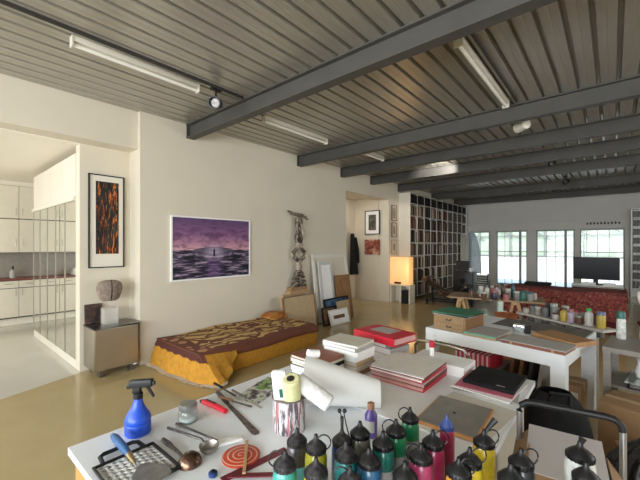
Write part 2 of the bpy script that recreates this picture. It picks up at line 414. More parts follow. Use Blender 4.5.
# ------------------------------------------------------------------ kitchen
xk = -9.15
def door_row(par, y, z0, z1, xf, n=2, w=.33, hz=None):
    for k in range(n):
        d = MB().bb(0,.02,y+k*w+.004,y+(k+1)*w-.004,z0+.004,z1-.004).build('door', m_cream, par)
        d.location = (xf,0,0)
        MB().cyl((.045,y+k*w+(.05 if k%2 else w-.05),hz-.07),(.045,y+k*w+(.05 if k%2 else w-.05),hz+.07),.006).build('handle', m_brushed, d)
for k in range(5):
    y0 = 1.65-.66*k
    pos = ['nearest the mirrored closet','second along from the mirrored closet','third along from the mirrored closet','fourth along from the mirrored closet','farthest along from the mirrored closet'][k]
    t = thing('kitchen_wall_cabinet', 'cream double height wall cabinet '+pos, 'cabinet', (0,y0,0), 0, 'cream kitchen wall cabinets')
    MB().bb(-9.6,xk,0,.656,1.46,2.80).build('carcass', m_dark, t)
    door_row(t,0,1.46,2.13,xk,hz=1.66); door_row(t,0,2.14,2.80,xk,hz=2.28)
    t = thing('kitchen_base_cabinet', 'cream base cabinet under the counter '+pos, 'cabinet', (0,y0,0), 0, 'cream kitchen base cabinets')
    MB().bb(-9.6,xk,0,.656,.14,.90).build('carcass', m_dark, t)
    MB().bb(-9.6,xk-.05,0,.656,0,.14).build('plinth', m_wallk, t)
    if k == 3:
        t['label'] = 'cream base cabinet with built in white oven below the counter'
        ov = MB().bb(xk,xk+.025,.06,.60,.40,.88).build('oven_front', m_white, t)
        MB().bb(xk+.025,xk+.03,.12,.54,.46,.70).build('oven_window', m_black, ov)
    else:
        door_row(t,0,.16,.74,xk,hz=.66)
        for j in range(2):
            d = MB().bb(xk,xk+.02,j*.33+.004,(j+1)*.33-.004,.75,.89).build('drawer', m_cream, t)
            MB().cyl((xk+.04,j*.33+.1,.83),(xk+.04,j*.33+.23,.83),.006).build('handle', m_brushed, d)
solo(MB().bb(-9.6,xk+.04,-1.0,2.3,.90,.94), 'countertop', M('rosewood_counter',(.20,.07,.055),.35), 'dark reddish kitchen counter running below the cream wall cabinets', 'countertop')
solo(MB().bb(-9.6,-9.58,-1.0,2.3,.94,1.46), 'backsplash', M('grey_splash',(.36,.32,.28),.4), 'grey backsplash panel between the kitchen counter and wall cabinets', 'backsplash')
t = thing('soap_bottle', 'small clear soap bottle with dark pump on the kitchen counter', 'bottle', (-9.3,1.25,.94))
MB().lathe([(.05,0),(.05,.13),(.02,.17)]).build('body', m_greycard, t); MB().cyl((0,0,.17),(0,0,.23),.015).box((.02,0,.235),(.07,.02,.015)).build('pump', m_black, t)
t = thing('kettle', 'small pale kettle on the kitchen counter shown in the mirror doors', 'kettle', (-9.32,.35,.94))
MB().lathe([(.08,0),(.085,.05),(.06,.14),(.02,.16)]).build('body', m_white, t); MB().tube([(.0,-.08,.12),(0,-.13,.1),(0,-.12,.03),(0,-.075,.02)],.008).build('handle', m_dark, t)
# mirrored closet
m_closet = M('closet_white',(.68,.64,.56),.5,var=.02)
t = thing('mirrored_closet', 'tall white closet with mirrored folding doors and cupboards above', 'closet', (-5.3,1.33,0))
MB().bb(-2.5,0,.02,.55,0,2.80).build('carcass', m_closet, t)
MB().bb(-2.5,0,.0,.02,0,.11).build('plinth', m_closet, t)
for k in range(5):
    d = MB().bb(-2.5+k*.5+.004,-2.5+(k+1)*.5-.004,-.005,.02,.115,2.19).build('mirror_door', m_mirror, t)
    MB().bb(-2.5+k*.5-.006,-2.5+k*.5+.006,-.012,.0,.115,2.19).build('edge_strip', m_brushed, d)
for k in range(4):
    MB().bb(-2.5+k*.625+.003,-2.5+(k+1)*.625-.003,-.005,.02,2.24,2.80).build('cupboard_door', m_closet, t)
MB().bb(-2.5,0,-.03,.02,2.19,2.235).build('rail', m_closet, t)

# ------------------------------------------------------------------ framed works
def framed(name, label, cat, axis, x0, x1, z0, z1, plane, depth, fr, art, fmat, mat_border=0, mmat=None, group=None):
    """axis 'x': hangs on a wall facing +x (runs along y); axis 'y': on a wall facing -y (runs along x)"""
    w, h = x1-x0, z1-z0
    t = thing(name, label, cat, (plane,x0,z0) if axis=='x' else (x0,plane,z0), 0, group)
    def bb(a0,a1,d0,d1,c0,c1):
        m = MB()
        return m.bb(d0,d1,a0,a1,c0,c1) if axis=='x' else m.bb(a0,a1,-d1,-d0,c0,c1)
    f = MB()
    for a0,a1,c0,c1 in ((0,fr,0,h),(w-fr,w,0,h),(fr,w-fr,0,fr),(fr,w-fr,h-fr,h)):
        if axis=='x': f.bb(0,depth,a0,a1,c0,c1)
        else: f.bb(a0,a1,-depth,0,c0,c1)
    f.build('frame', fmat, t)
    if mat_border:
        bb(fr,w-fr,.002,depth*.5,fr,h-fr).build('mount', mmat or m_paper, t)
        b = mat_border if isinstance(mat_border,(tuple,list)) else (mat_border,)*4
        bb(fr+b[0],w-fr-b[1],depth*.5,depth*.5+.004,fr+b[2],h-fr-b[3]).build('print', art, t)
    else: bb(fr,w-fr,.002,depth*.6,fr,h-fr).build('print', art, t)
    return t
framed('framed_photograph','wide purple sunset photograph in thin pale frame above the bed','picture','x',2.335,3.738,1.08,2.035,WX,.03,.022,m_purple,m_paper)
framed('framed_print','tall narrow black framed print of orange reeds above the steel cabinet','picture','x',1.42,1.845,1.305,2.535,-5.15,.03,.014,m_fire,m_black,(.07,.055,.17,.075),M('ivory_mount',(.70,.66,.57),.7,var=.01))
framed('framed_print','dark framed print with white mount hanging above red picture in corridor','picture','y',-5.58,-5.08,1.92,2.62,8.6,.03,.025,m_artgrey,m_dark,.1)
framed('framed_print','red landscape picture hanging below the dark print in corridor','picture','y',-5.59,-5.08,1.335,1.775,8.6,.025,.012,m_artred,m_artred,0)
framed('framed_print','small framed sketch, topmost of three beside the bookcase','picture','x',8.76,9.06,2.31,2.76,WX,.03,.02,m_artsmall,m_woodbr,.05,m_paper2,'three small sketches beside the bookcase')
framed('framed_print','small framed sketch, middle one of three beside the bookcase','picture','x',8.76,9.06,1.84,2.26,WX,.03,.02,m_artsmall,m_woodbr,.07,m_paper2,'three small sketches beside the bookcase')
framed('framed_print','small pale framed sketch, lowest of three beside the bookcase','picture','x',8.74,9.06,1.36,1.76,WX,.03,.012,m_artsmall,m_woodlt,.09,m_paper2,'three small sketches beside the bookcase')
def leaning(name,label,cat,y0,y1,xb,h,fr,art,fmat,lean=8,th=.03,border=0,glass=None,rz=0,z=0):
    t = thing(name,label,cat,(xb,(y0+y1)/2,z),rot=(0,D(-lean),D(rz))); w=(y1-y0)/2
    if fr:
        MB().bb(0,th,-w,-w+fr,0,h).bb(0,th,w-fr,w,0,h).bb(0,th,-w+fr,w-fr,0,fr).bb(0,th,-w+fr,w-fr,h-fr,h).build('frame',fmat,t)
        if border:
            MB().bb(.003,th*.5,-w+fr,w-fr,fr,h-fr).build('mount',m_paper,t); MB().bb(th*.5,th*.5+.003,-w+fr+border,w-fr-border,fr+border,h-fr-border).build('print',art,t)
        else: MB().bb(.003,th*.6,-w+fr,w-fr,fr,h-fr).build('panel',art,t)
    else: MB().bb(0,th,-w,w,0,h).build('panel',art,t)
    return t
m_frwhite = M('white_wood_frame',(.70,.67,.60),.5,var=.03)
leaning('leaning_frame','large empty white picture frame leaning against the wall','picture frame',5.30,6.50,-4.60,1.42,.075,m_wall,m_frwhite,7.5,.04)
leaning('leaning_frame','narrow white frame leaning inside the large white frame','picture frame',5.38,5.82,-4.52,1.27,.075,m_paper,M('greyish_frame',(.56,.56,.54),.5),7,.03)
leaning('wooden_board','brown stained board leaning behind the blue painting','board',5.90,6.42,-4.50,.95,0,m_artboard,m_artboard,8,.03)
leaning('painting','dark blue painting leaning in front of the brown board','painting',5.36,6.18,-4.42,.50,.03,m_artblue,m_blackmatte,9,.03)
leaning('painting','tan square panel leaning against the blue painting','painting',5.72,6.14,-4.37,.42,0,m_tan,m_tan,9,.02)
leaning('painting','narrow brown painting leaning at the front of the frames','painting',5.18,5.62,-4.34,.36,.025,m_artbrown,m_blackmatte,10,.03)
leaning('framed_print','small white frame with brown print leaning lowest among the frames','picture',5.30,5.88,-4.22,.31,.03,m_artbrown,m_frwhite,18,.02,.09,rz=-4)
leaning('wooden_board','large tan board leaning behind the head of the bed','board',4.25,5.10,-4.44,.66,.014,m_tan,m_woodbr,9,.035)
# totem of found pieces on a wood stack
t = thing('wood_block_stack','stack of tan wooden blocks under the totem behind the bed','blocks',(-4.72,4.86,.0))
MB().bb(-.085,.0,-.4,.2,0,.66).build('base_block', m_tan, t); MB().bb(-.085,.06,-.27,.25,.662,.72).build('upper_block', m_woodlt, t); MB().bb(-.085,.05,-.22,.22,.722,.79).build('upper_block', m_card, t)
t = thing('totem_sculpture','tall thin totem of dark driftwood pieces standing against the wall','sculpture',(-4.70,4.86,.792))
m_drift = blotch('weathered_driftwood',[(.38,(.022,.017,.014)),(.5,(.11,.08,.06)),(.62,(.36,.30,.24))],5,4,1.,.8)
m_driftlt = M('pale_driftwood',(.40,.33,.27),.8,var=.4,sc=14)
def lump(prof, z, sy=1., sx=.55): return MB().lathe([(r,h) for r,h in prof], (0,0,z), 12, Matrix.Diagonal((sx,sy,1)))
MB().box((0,0,.03),(.1,.34,.06)).box((0,.01,.085),(.1,.30,.04),(D(4),0,0)).box((0,-.01,.13),(.09,.32,.03),(D(-5),0,0)).box((0,0,.18),(.09,.26,.05),(D(3),0,0)).build('slab_stack', m_drift, t)
lump([(.11,0),(.13,.05),(.06,.12)],.205).build('foot_piece', m_drift, t)
lump([(.05,0),(.09,.06),(.05,.16),(.07,.2)],.32).build('waist_piece', m_driftlt, t)
g = MB()
for s_ in (-1,1): g.tube([(0,s_*.03,.5),(.01,s_*.13,.58),(.01,s_*.15,.67),(0,s_*.05,.77)],[.03,.045,.045,.03])
g.build('side_loop', m_drift, t)
lump([(.09,0),(.10,.04),(.08,.09)],.77).build('collar', m_driftlt, t)
lump([(.08,0),(.12,.1),(.07,.26),(.11,.40),(.09,.50)],.85,.9).build('upper_piece', m_drift, t)
MB().tube([(.02,.06,.9),(.03,.08,1.1),(.03,.0,1.25),(.02,.03,1.35)],[.02,.035,.03,.02]).build('twisted_root', m_driftlt, t)
MB().tube([(0,-.30,1.47),(.01,-.12,1.42),(.02,.08,1.40),(.01,.26,1.33)],[.012,.03,.035,.012]).tube([(0,-.22,1.42),(.02,0,1.38),(.02,.2,1.39)],[.012,.025,.01]).build('top_branch', m_drift, t)

# steel cabinet in the alcove, with what stands on it
t = thing('steel_side_cabinet','brushed steel side cabinet on short feet by the wall corner','cabinet',(-5.10,1.36,0))
MB().bb(.0,.40,.0,.50,.08,.58).build('body', m_brushed, t, bev=.004)
MB().bb(-.005,.405,-.005,.505,.582,.60).build('top_plate', M('dark_mirror_top',(.10,.095,.09),.08,.8), t)
MB().bb(.402,.41,.012,.488,.09,.575).build('front_panel', M('bronze_steel',(.40,.345,.26),.4,1,var=.1,sc=2), t)
for y in (.08,.42): MB().bb(.28,.39,y-.02,y+.02,0,.08).build('foot', m_darksteel, t)
for y in (.08,.42): MB().bb(.03,.1,y-.02,y+.02,0,.08).build('foot', m_darksteel, t)
t = thing('small_painting','small dark painting propped on the steel cabinet','painting',(-5.10,1.375,.605),rot=(0,D(-4),0))
MB().bb(0,.02,0,.19,0,.235).build('canvas', m_darkpic, t); MB().bb(-.004,0,-.004,.194,-.002,.239).build('stretcher', m_black, t)
t = thing('stone_sculpture','rounded split stone head raised on a rod and clear acrylic block','sculpture',(-4.93,1.60,.602))
a = MB()
for q in ((-.07,.07,-.08,-.07,0,.19),(-.07,.07,.07,.08,0,.19),(-.07,-.062,-.07,.07,0,.19),(.062,.07,-.07,.07,0,.19),(-.07,.07,-.08,.08,.19,.2)): a.bb(*q)
a.build('acrylic_block', M('frosted_acrylic',(.78,.76,.70),.2,var=.02,Alpha=.30), t)
MB().cyl((0,0,.2),(0,0,.28),.004).build('rod', m_chrome, t)
for s_ in (-1,1):
    g = MB().lathe([(.01,0),(.075,.003),(.105,.025),(.128,.08),(.144,.14),(.147,.185),(.135,.225),(.105,.252),(.06,.266),(.01,.27)],(0,0,0),28,Matrix.Diagonal((.62,1,1)))
    for v in g.bm.verts:
        if v.co.y*s_ < .004: v.co.y = s_*.004
    g.build('stone_half', m_stone, t, loc=(0,s_*.004,.285))
# ------------------------------------------------------------------ bed
BX0, BX1, BY0, BY1, BH = -4.78, -3.66, 2.13, 4.22, .325
t = thing('daybed','low daybed by the wall under brown and gold figured throw','bed',(BX1,BY0,0))
bw, bl = BX1-BX0, BY1-BY0
MB().bb(-bw,0,.05,bl,.0,.27).build('mattress', m_gold, t, bev=.02)
def cov(u,v):
    x = -bw + u*(bw+.02); y = v*bl
    z = BH + .012*math.sin(9*x+2)*math.sin(5*y) - .04*max(0,(u-.9)/.1)**2
    return (x,y,z)
g = MB()
def cov2(u,v):
    if u < .82: return cov(u/.82, v)
    k = (u-.82)/.18; x,y,z = cov(1,v)
    return (x+.012*math.sin(k*PI)+.004*math.sin(y*20), y, z-.075*k)
g.grid(cov2, 28, 40, .012); g.build('throw', m_bedtop, t)
def lerp_path(P, u):
    f = u*(len(P)-1); i = min(len(P)-2,int(f)); k = f-i
    return Vector(P[i]).lerp(Vector(P[i+1]),k)
TOPP = [(-bw,.03,.322),(-bw*.66,.02,.322),(-bw*.33,.02,.322),(-.03,.02,.320),(.015,.06,.310),(.028,.20,.298),(.03,.36,.282),(.03,.50,.270)]
BOTP = [(-bw-.0,-.09,.012),(-bw*.66,-.11,.012),(-bw*.30,-.09,.012),(.10,-.03,.012),(.34,.08,.014),(.28,.22,.05),(.15,.35,.14),(.045,.49,.245)]
def drape(u,v):
    a,b = lerp_path(TOPP,u), lerp_path(BOTP,u)
    p = a.lerp(b, v); w_ = v*(1-.0*u)
    p.y -= .014*math.sin(u*38)*w_ + .02*math.sin(v*PI); p.x += .016*math.sin(u*31+1)*w_*(u>.4)
    p.z = max(.010, p.z)
    return p
MB().grid(drape, 70, 12, .008).build('foot_drape', m_gold, t)
def band(u,v):
    u *= .57
    p = Vector(drape(u, v*(.27+.02*math.sin(u*90)+.02*math.sin(u*343)))); return p+Vector((0,-.010,.004))
MB().grid(band, 60, 5, .005).build('brown_band', M('dark_brown_weave',(.085,.022,.016),.9,var=.3,sc=60), t)
g = MB()
for k in range(90):
    u = k/89*.68; p = Vector(drape(u,1)); a_ = R.uniform(-.02,.02)
    g.tube([p+Vector((0,-.002,.004)), p+Vector((a_/2,-.03,.004)), p+Vector((a_,-.055-R.random()*.02,.004))],  .005,4)
fr = g.build('fringe', m_fringe, t); fr['kind'] = 'stuff'
def pil(u,v):
    a,b = u*2-1, v*2-1
    return (-bw+.05+.36*u, 1.78+.34*v, BH+.01+.10*max(0,(1-a**4)*(1-b**4))**.5)
t2 = MB().grid(pil, 16, 16).grid(lambda u,v: (-bw+.05+.36*u, 1.78+.34*v, BH+.008), 1, 1)
o = t2.build('pillow', blotch('gold_brown_pillow',[(.4,(.26,.06,.015)),(.5,(.40,.16,.02)),(.6,(.48,.25,.05))],3), t)

# ------------------------------------------------------------------ ceiling lamps and spots
def batten(label, x, y0, y1, z=3.36):
    t = thing('fluorescent_lamp', label, 'ceiling lamp', (x,y0,z), 0, 'unlit fluorescent battens under the deck'); L=y1-y0
    MB().bb(-.035,.035,0,L,-.01,.040).build('housing', m_fixture, t, bev=.004)
    MB().bb(-.038,.038,-.012,.0,-.055,.036).build('end_cap', m_fixture, t); MB().bb(-.038,.038,L,L+.012,-.055,.036).build('end_cap', m_fixture, t)
    MB().cyl((0,.0,-.034),(0,L,-.034),.017).build('tube', m_tube, t)
batten('long unlit fluorescent batten above the lintel, before the first beam',-3.53,.86,2.02)
batten('unlit fluorescent batten above the purple photograph, between first and second beam',-3.68,3.12,4.46)
batten('unlit fluorescent batten over the worktables, next to the first beam',-1.01,3.02,4.72)
batten('short unlit fluorescent batten just beyond the second beam',-3.55,5.35,6.1)
solo(MB().bb(-.010,.010,-2.5,2.5,0,.030), 'lighting_track', m_dark, 'thin black lighting track above the lintel on the corrugated ceiling', 'track', loc=(-3.40,.05,3.37))
solo(MB().bb(-.010,.010,-.95,1.05,0,.030), 'lighting_track', m_dark, 'thin black lighting track beside the batten over the worktables', 'track', loc=(-.90,3.75,3.37))
def spot(label, loc, aim, mat, s=1.):
    t = thing('spotlight', label, 'spotlight', loc)
    d = (Vector(aim)-Vector(loc)).normalized(); q = d.to_track_quat('Z','Y').to_matrix()
    MB().lathe([(.03*s,-.07*s),(.05*s,-.06*s),(.055*s,.05*s),(.055*s,.07*s),(.045*s,.07*s),(.035*s,.02*s)],(0,0,0),18,q).build('head', mat, t)
    MB().lathe([(.0,.028*s),(.038*s,.03*s)],(0,0,0),18,q).build('lens', m_darksteel, t)
    MB().cyl((0,0,.03*s),(0,0,3.385-loc[2]),.012).box((0,0,3.375-loc[2]),(.05,.12,.03)).build('stem', m_black, t)
    return t
spot('round black spotlight under the deck next to the wall end of first beam',(-3.44,2.2,3.22),(-1.5,.2,2.4),m_black,1.25)
spot('white spotlight between the second and third beams',(-.95,5.40,3.25),(-3.4,7.6,3.25),m_fixture,1.3)
spot('small black spotlight between the fourth and fifth beams',(-.92,8.2,3.24),(-1.5,6,2.6),m_black,1.)
spot('small black spotlight beyond the fifth beam',(-.91,10.8,3.24),(-1.5,9,2.6),m_black,1.2)

# ------------------------------------------------------------------ corridor coat
t = thing('coat','long black coat hanging from a hook on the corridor back wall','coat',(-5.80,8.20,1.95))
def coat(u,v):
    a = u*2*PI; w = .06+.12*v**.7; d = .05+.05*v
    return (d*math.cos(a)+.01*math.sin(5*a)*v, .05+w*math.sin(a)+.10*v, -1.2*v)
g = MB().grid(coat, 24, 12); g.build('body', m_blackmatte, t)
MB().tube([(.05,.12,-.12),(.06,.20,-.42),(.06,.25,-.86)],[.05,.055,.05],10).build('sleeve', m_blackmatte, t)
MB().tube([(0,0,-.03),(-.06,.0,.02),(-.15,-.0,.0)],.012).build('hook', m_chrome, t)
# ------------------------------------------------------------------ glowing paper lamp on low box
t = thing('paper_lamp','glowing orange paper lamp box on the low cream stand beside the bookcase','lamp',(-4.79,8.66,.52))
def lamp_mat():
    t_ = NT('lit_paper'); v = t_.coord(); f = t_.noise(v,2.2,3)
    c = t_.ramp(f, [(.35,(1.0,.42,.09)),(.65,(1.0,.56,.18))])
    return t_.done((.8,.6,.35), .8, 0, None, 0, Emission_Color=c, Emission_Strength=.45)
MB().bb(0,.56,0,.30,.0,.76).build('shade', lamp_mat(), t, bev=.01)
MB().bb(.16,.34,-.06,0,.02,.07).build('switch_box', m_black, t)
t = thing('low_stand','low cream stand carrying the orange paper lamp','stand',(-4.79,8.65,0))
MB().bb(0,.60,0,.34,.48,.515).bb(0,.03,0,.34,0,.48).bb(.3,.33,0,.34,0,.48).bb(0,.60,.32,.34,0,.48).bb(.57,.60,0,.34,0,.48).build('carcass', m_cream, t)
for k in range(3):
    solo(MB().bb(0,.07,0,.26,0,.36), 'box_file', m_black, 'black box file inside the low stand under the paper lamp', 'box file', 'black box files in the low stand', loc=(-4.445+k*.071,8.68,.002))

# ------------------------------------------------------------------ bookcase and books
KX0, KX1, KY0, KH = WX, -4.46, 9.26, 3.14
rows = [0.0,.10,.52,.92,1.31,1.70,2.09,2.48,2.84,KH]
colw = .50; ncol = 10
t = thing('bookcase','tall white open bookcase filled with books along the wall','bookcase',(KX0,KY0,0))
dp = KX1-KX0; L = ncol*colw
MB().bb(0,dp,-.025,0,0,KH).build('side_panel', m_cream, t); MB().bb(0,dp,L,L+.025,0,KH).build('side_panel', m_white, t)
MB().bb(.0,.015,0,L,0,KH).build('back_panel', m_greycard, t)
m_shelf = M('shelf_white',(.55,.52,.47),.5,var=.02)
for z in rows[1:]: MB().bb(.016,dp,0,L,z-.015,z).build('shelf', m_shelf, t)
for k in range(1,ncol): MB().bb(  .016,dp-.012,k*colw-.007,k*colw+.007,.10,KH-.016).build('divider', m_shelf, t)
MB().bb(dp,dp+.02,4.25,4.95,.10,2.02).build('door', M('beige_door',(.36,.31,.22),.6,var=.03), t)
cols = {'dark':(.014,.012,.011),'brown':(.065,.030,.018),'tan':(.19,.12,.075),'grey':(.09,.072,.062),'cream':(.42,.34,.25),'red':(.16,.025,.02)}
protos = {}
for nme, c in cols.items():
    mb = MB().bb(0,1,0,1,0,1); mb.bm.normal_update()
    o = mb.build('book', M('book_'+nme, c, .7, var=.15, Specular_IOR_Level=.12)); protos[nme] = o
names = list(cols); wts = [3.4,3.2,2.6,2.4,1.8,.6]
ordn = ['lowest','second lowest','third lowest','fourth from the bottom','fifth from the bottom','sixth from the bottom','seventh from the bottom','top']
used = set(); far = MB(); nb = 0
for c in range(ncol):
    for r in range(8):
        zb, zt = rows[r+1], rows[r+2]-.015; h = zt-zb
        y = KY0+c*colw+.009; ye = KY0+(c+1)*colw-.009
        if c >= 9 and r < 5: continue
        if r == 7:
            for j in range(2):
                w = (ye-y)/2-.004
                k = protos['dark'] if 'dark' not in used else protos['dark'].copy()
                if k.name not in C.objects: C.objects.link(k)
                used.add('dark'); k.name = 'box_file' if 'x' in used else 'box_file'
                k.location = (KX1-.27,y+j*(w+.006),zb+.001); k.scale = (.25,w,h*.9)
                tag(k,'black box file on the top shelf of the tall white bookcase','box file','black box files on the top shelf')
            continue
        if R.random() < .06: y += .1
        while y < ye-.04:
            w = min(R.uniform(.05,.095), ye-y); hh = h*R.uniform(.78,.97); d = R.uniform(.17,.24)
            nme = R.choices(names, wts)[0]
            if c < 6 and nb < 290:
                o = protos[nme]
                k = o.copy() if (nme in used) else o
                if nme in used: C.objects.link(k)
                used.add(nme); k.name = 'book'
                k.location = (KX1-.03-d, y, zb+.001); k.scale = (d, w-.004, hh)
                tag(k, '%s book on the %s shelf of the tall white bookcase'%(nme if nme!='dark' else 'dark spined', ordn[r]), 'book', 'books on the %s bookcase shelf'%ordn[r]); nb += 1
            else: far.bb(KX1-.03-d, KX1-.03, y, y+w-.004, zb+.001, zb+hh)
            y += w
o = far.build('books', blotch('mixed_book_spines',[(.35,(.02,.018,.016)),(.48,(.13,.10,.08)),(.6,(.06,.04,.03)),(.72,(.36,.31,.25))],22,2,0,.9,(1,3,1)))
o['kind'] = 'stuff'; tag(o,'mixed books on the window end of the tall white bookcase','books')

# ------------------------------------------------------------------ lounge corner by the bookcase
t = thing('chaise_lounge','black tubular chaise lounge with brown cowhide cover beside the bookcase','lounge chair',(-3.35,8.95,0),D(0))
g = MB()
for dy in (0,.5):
    g.tube([(-.52,dy,.60),(-.30,dy,.48),(-.12,dy,.30),(.08,dy,.22),(.30,dy,.34),(.50,dy,.52)],.016)
g.tube([(-.52,0,.60),(-.52,.5,.60)],.016).tube([(.50,0,.52),(.50,.5,.52)],.016); g.build('curved_frame', m_black, t)
def hide(u,v):
    xs_=[-.56,-.36,-.14,.08,.30,.52]; zs_=[.64,.53,.35,.26,.38,.58]
    f = u*5; i = min(4,int(f)); k = f-i
    return (xs_[i]*(1-k)+xs_[i+1]*k, .02+.46*v, zs_[i]*(1-k)+zs_[i+1]*k+.03*math.sin(v*PI))
MB().grid(hide, 15, 6, .03).build('cowhide_pad', m_hide, t)
MB().cyl((-.56,.0,.68),(-.56,.5,.68),.07).build('head_roll', m_hide, t)
MB().bb(-.55,.62,.03,.07,.10,.14).bb(-.55,.62,.43,.47,.10,.14).bb(-.42,-.38,.05,.45,.10,.13).bb(.46,.50,.05,.45,.10,.13).build('base_rails', m_black, t)
for x,y in ((-.5,.05),(-.5,.45),(.55,.05),(.55,.45)): MB().bb(x-.02,x+.02,y-.02,y+.02,0,.5 if x<0 else .12).build('leg', m_black, t)
t = thing('loudspeaker','black loudspeaker cabinet between the chaise and the slatted rack','speaker',(-3.42,9.75,0))
MB().bb(0,.52,0,.42,.04,.87).build('cabinet', m_black, t, bev=.01)
for z,r in ((.32,.15),(.62,.08)): MB().lathe([(r,0),(r*.9,.012),(r*.3,-.0+.004),(.001,.01)],(.26,-.0,z),20,Matrix.Rotation(PI/2,3,'X')).build('driver', m_blackmatte, t)
MB().bb(.02,.5,.02,.4,0,.04).build('base', m_dark, t)
t = thing('black_panel_monitor','small black screen on the loudspeaker','monitor',(-3.38,9.9,.87))
MB().bb(0,.36,0,.03,.03,.30).build('screen', m_black, t); MB().bb(.1,.26,-.05,.1,0,.03).build('foot', m_dark, t)
t = thing('white_cup','small white cup on the loudspeaker','cup',(-2.97,9.86,.87)); MB().lathe([(.03,0),(.045,.02),(.05,.11),(.045,.11),(.035,.02)]).build('bowl', m_white, t); MB().tube([(.05,0,.09),(.08,0,.07),(.08,0,.04),(.045,0,.03)],.006).build('handle', m_white, t)
t = thing('slatted_rack','low black and white slatted rack standing before the far windows','rack',(-3.75,12.1,0))
g = MB()
for k in range(8): g.bb(0,.62,0,.25,.06+k*.075,.09+k*.075)
g.build('slats', m_white, t); MB().bb(-.02,.0,0,.25,0,.66).bb(.62,.64,0,.25,0,.66).bb(0,.62,.2,.25,.03,.62).build('frame', m_black, t)
t = thing('quarter_round_screen','blue grey quarter round translucent screen rising from the slatted rack','screen',(-3.70,12.2,.665))
pl = [(0,0)]+[(.36*math.cos(a)**.8 if math.cos(a)>0 else 0, 1.42*math.sin(a)) for a in [k*PI/2/12 for k in range(13)]]
MB().prism(pl,-.01,.01,Matrix.Rotation(PI/2,4,'X')).build('panel', M('blue_grey_perspex',(.30,.38,.46),.3,var=.1,Alpha=.7), t)
g = MB()
for k in range(16): g.box((-.02,0,.04+k*.085),(.045,.03,.03))
g.bb(-.012,.0,-.012,.012,0,1.4); g.build('toothed_edge', m_black, t)

# ------------------------------------------------------------------ rug covered daybed, television
t = thing('rug_covered_sofa','long low sofa covered by a red patterned oriental rug','sofa',(-1.72,7.95,0))
MB().bb(.03,1.84,.05,.85,0,.70).build('base', M('dark_red_cloth',(.10,.012,.012),.9), t)
def rug(u,v):
    x = -.02+1.93*u
    if v < .35: k=v/.35; return (x, -.02-.02*math.sin(u*22)*(1-k), .24+.49*k+.012*math.sin(u*9))
    k=(v-.35)/.65; return (x, .0+.88*k, .74+.012*math.sin(u*9)-.0*k)
MB().grid(rug, 40, 16, .015).build('rug', m_rug, t)
MB().grid(lambda u,v:(1.90+.03*math.sin(v*9), -.01+.86*u, .74-.40*v-.06*math.sin(u*7)), 10, 8, .012).build('rug_side_fall', m_rug, t)
solo(MB().bb(0,.46,0,.3,0,.05), 'cushion', m_blackmatte, 'flat dark cushion lying on the rug covered sofa', 'cushion', loc=(-1.45,8.45,.765))
t = thing('television','large black flat television on the grey media console','television',(-.79,11.08,.621))
MB().bb(0,.92,0,.05,.12,.68).build('bezel', m_black, t, bev=.005); MB().bb(.02,.90,-.003,0,.14,.66).build('screen', M('tv_glass',(.006,.006,.007),.3,Specular_IOR_Level=.15), t)
MB().bb(.41,.51,.0,.05,.02,.12).build('neck', m_black, t); MB().bb(.26,.66,-.1,.14,0,.02).build('foot', m_black, t)
t = thing('media_console','low grey media console below the television','console',(-.80,10.8,0))
MB().bb(0,.98,0,.5,.06,.60).build('body', m_greycard, t); MB().bb(-.01,.99,-.01,.51,.6,.62).build('top', m_white, t); MB().bb(.03,.5,-.012,0,.36,.56).build('door', m_black, t)
for x in (.06,.92): MB().bb(x-.03,x+.03,.1,.4,0,.06).build('foot', m_dark, t)
for k,(x,w) in enumerate(((-.60,.28),(-.18,.24))):
    solo(MB().bb(0,w,0,.10,0,.06), 'media_box', m_white, ['white media box on the console below the television, nearer the window pier','white media box on the console below the television, nearer the shelf'][k], 'box', loc=(x,10.83,.622))
t = thing('letter_strip','row of small dark letters fixed to the beam above the last window','letters',(-.68,FY-.02,2.30))
for k in range(10):
    MB().bb(k*.09,k*.09+.05,0,.019,0,.06).bb(k*.09+.012,k*.09+.038,0,.019,.06,.085 if k%3 else .06).build('letter', m_dark, t)
# white shelf with media cases at the far right
t = thing('media_shelf','tall narrow white shelf with media cases beside the last window','shelf',(.42,14.2,0))
MB().bb(0,.03,0,.38,0,2.72).bb(1.4,1.43,0,.38,0,2.72).bb(0,1.43,.36,.38,0,2.72).build('carcass', m_white, t)
for z in [.3+.27*k for k in range(10)]: MB().bb(.03,1.4,0,.36,z-.02,z).build('shelf', m_white, t)
pm = None
for r in range(9):
    for k in range(4):
        if pm is None:
            pm = MB().bb(0,.07,0,.15,0,.19).build('media_case', blotch('media_case_spine',[(.4,(.05,.045,.04)),(.6,(.25,.23,.2))],6)); o = pm
        else: o = pm.copy(); C.objects.link(o)
        o.location = (.48+k*.085,14.24,.301+.27*r)
        tag(o,'dark media case on shelf %s of the narrow white shelf'%['one from the floor','two from the floor','three from the floor','four from the floor','five from the floor','six from the floor','seven from the floor','eight from the floor','nine from the floor'][r],'media case','media cases on the narrow white shelf')
t = thing('oval_back_chair','white framed chair with red oval upholstered back','chair',(.50,7.0,0),D(10))
MB().lathe([(.001,0),(.20,.0),(.215,.02),(.2,.05),(.001,.07)],(0,0,.86),28,Matrix.Rotation(PI/2,3,'X')@Matrix.Diagonal((.95,1.1,1))).build('backrest', M('red_velvet',(.20,.018,.016),.8), t)
MB().tube([(.215*math.cos(a),-.03,.86+.25*math.sin(a)) for a in [k*2*PI/28 for k in range(29)]],.022).build('back_frame', m_frwhite, t)
MB().bb(-.23,.23,-.45,.02,.42,.48).build('seat', bpy.data.materials['red_velvet'], t, bev=.015)
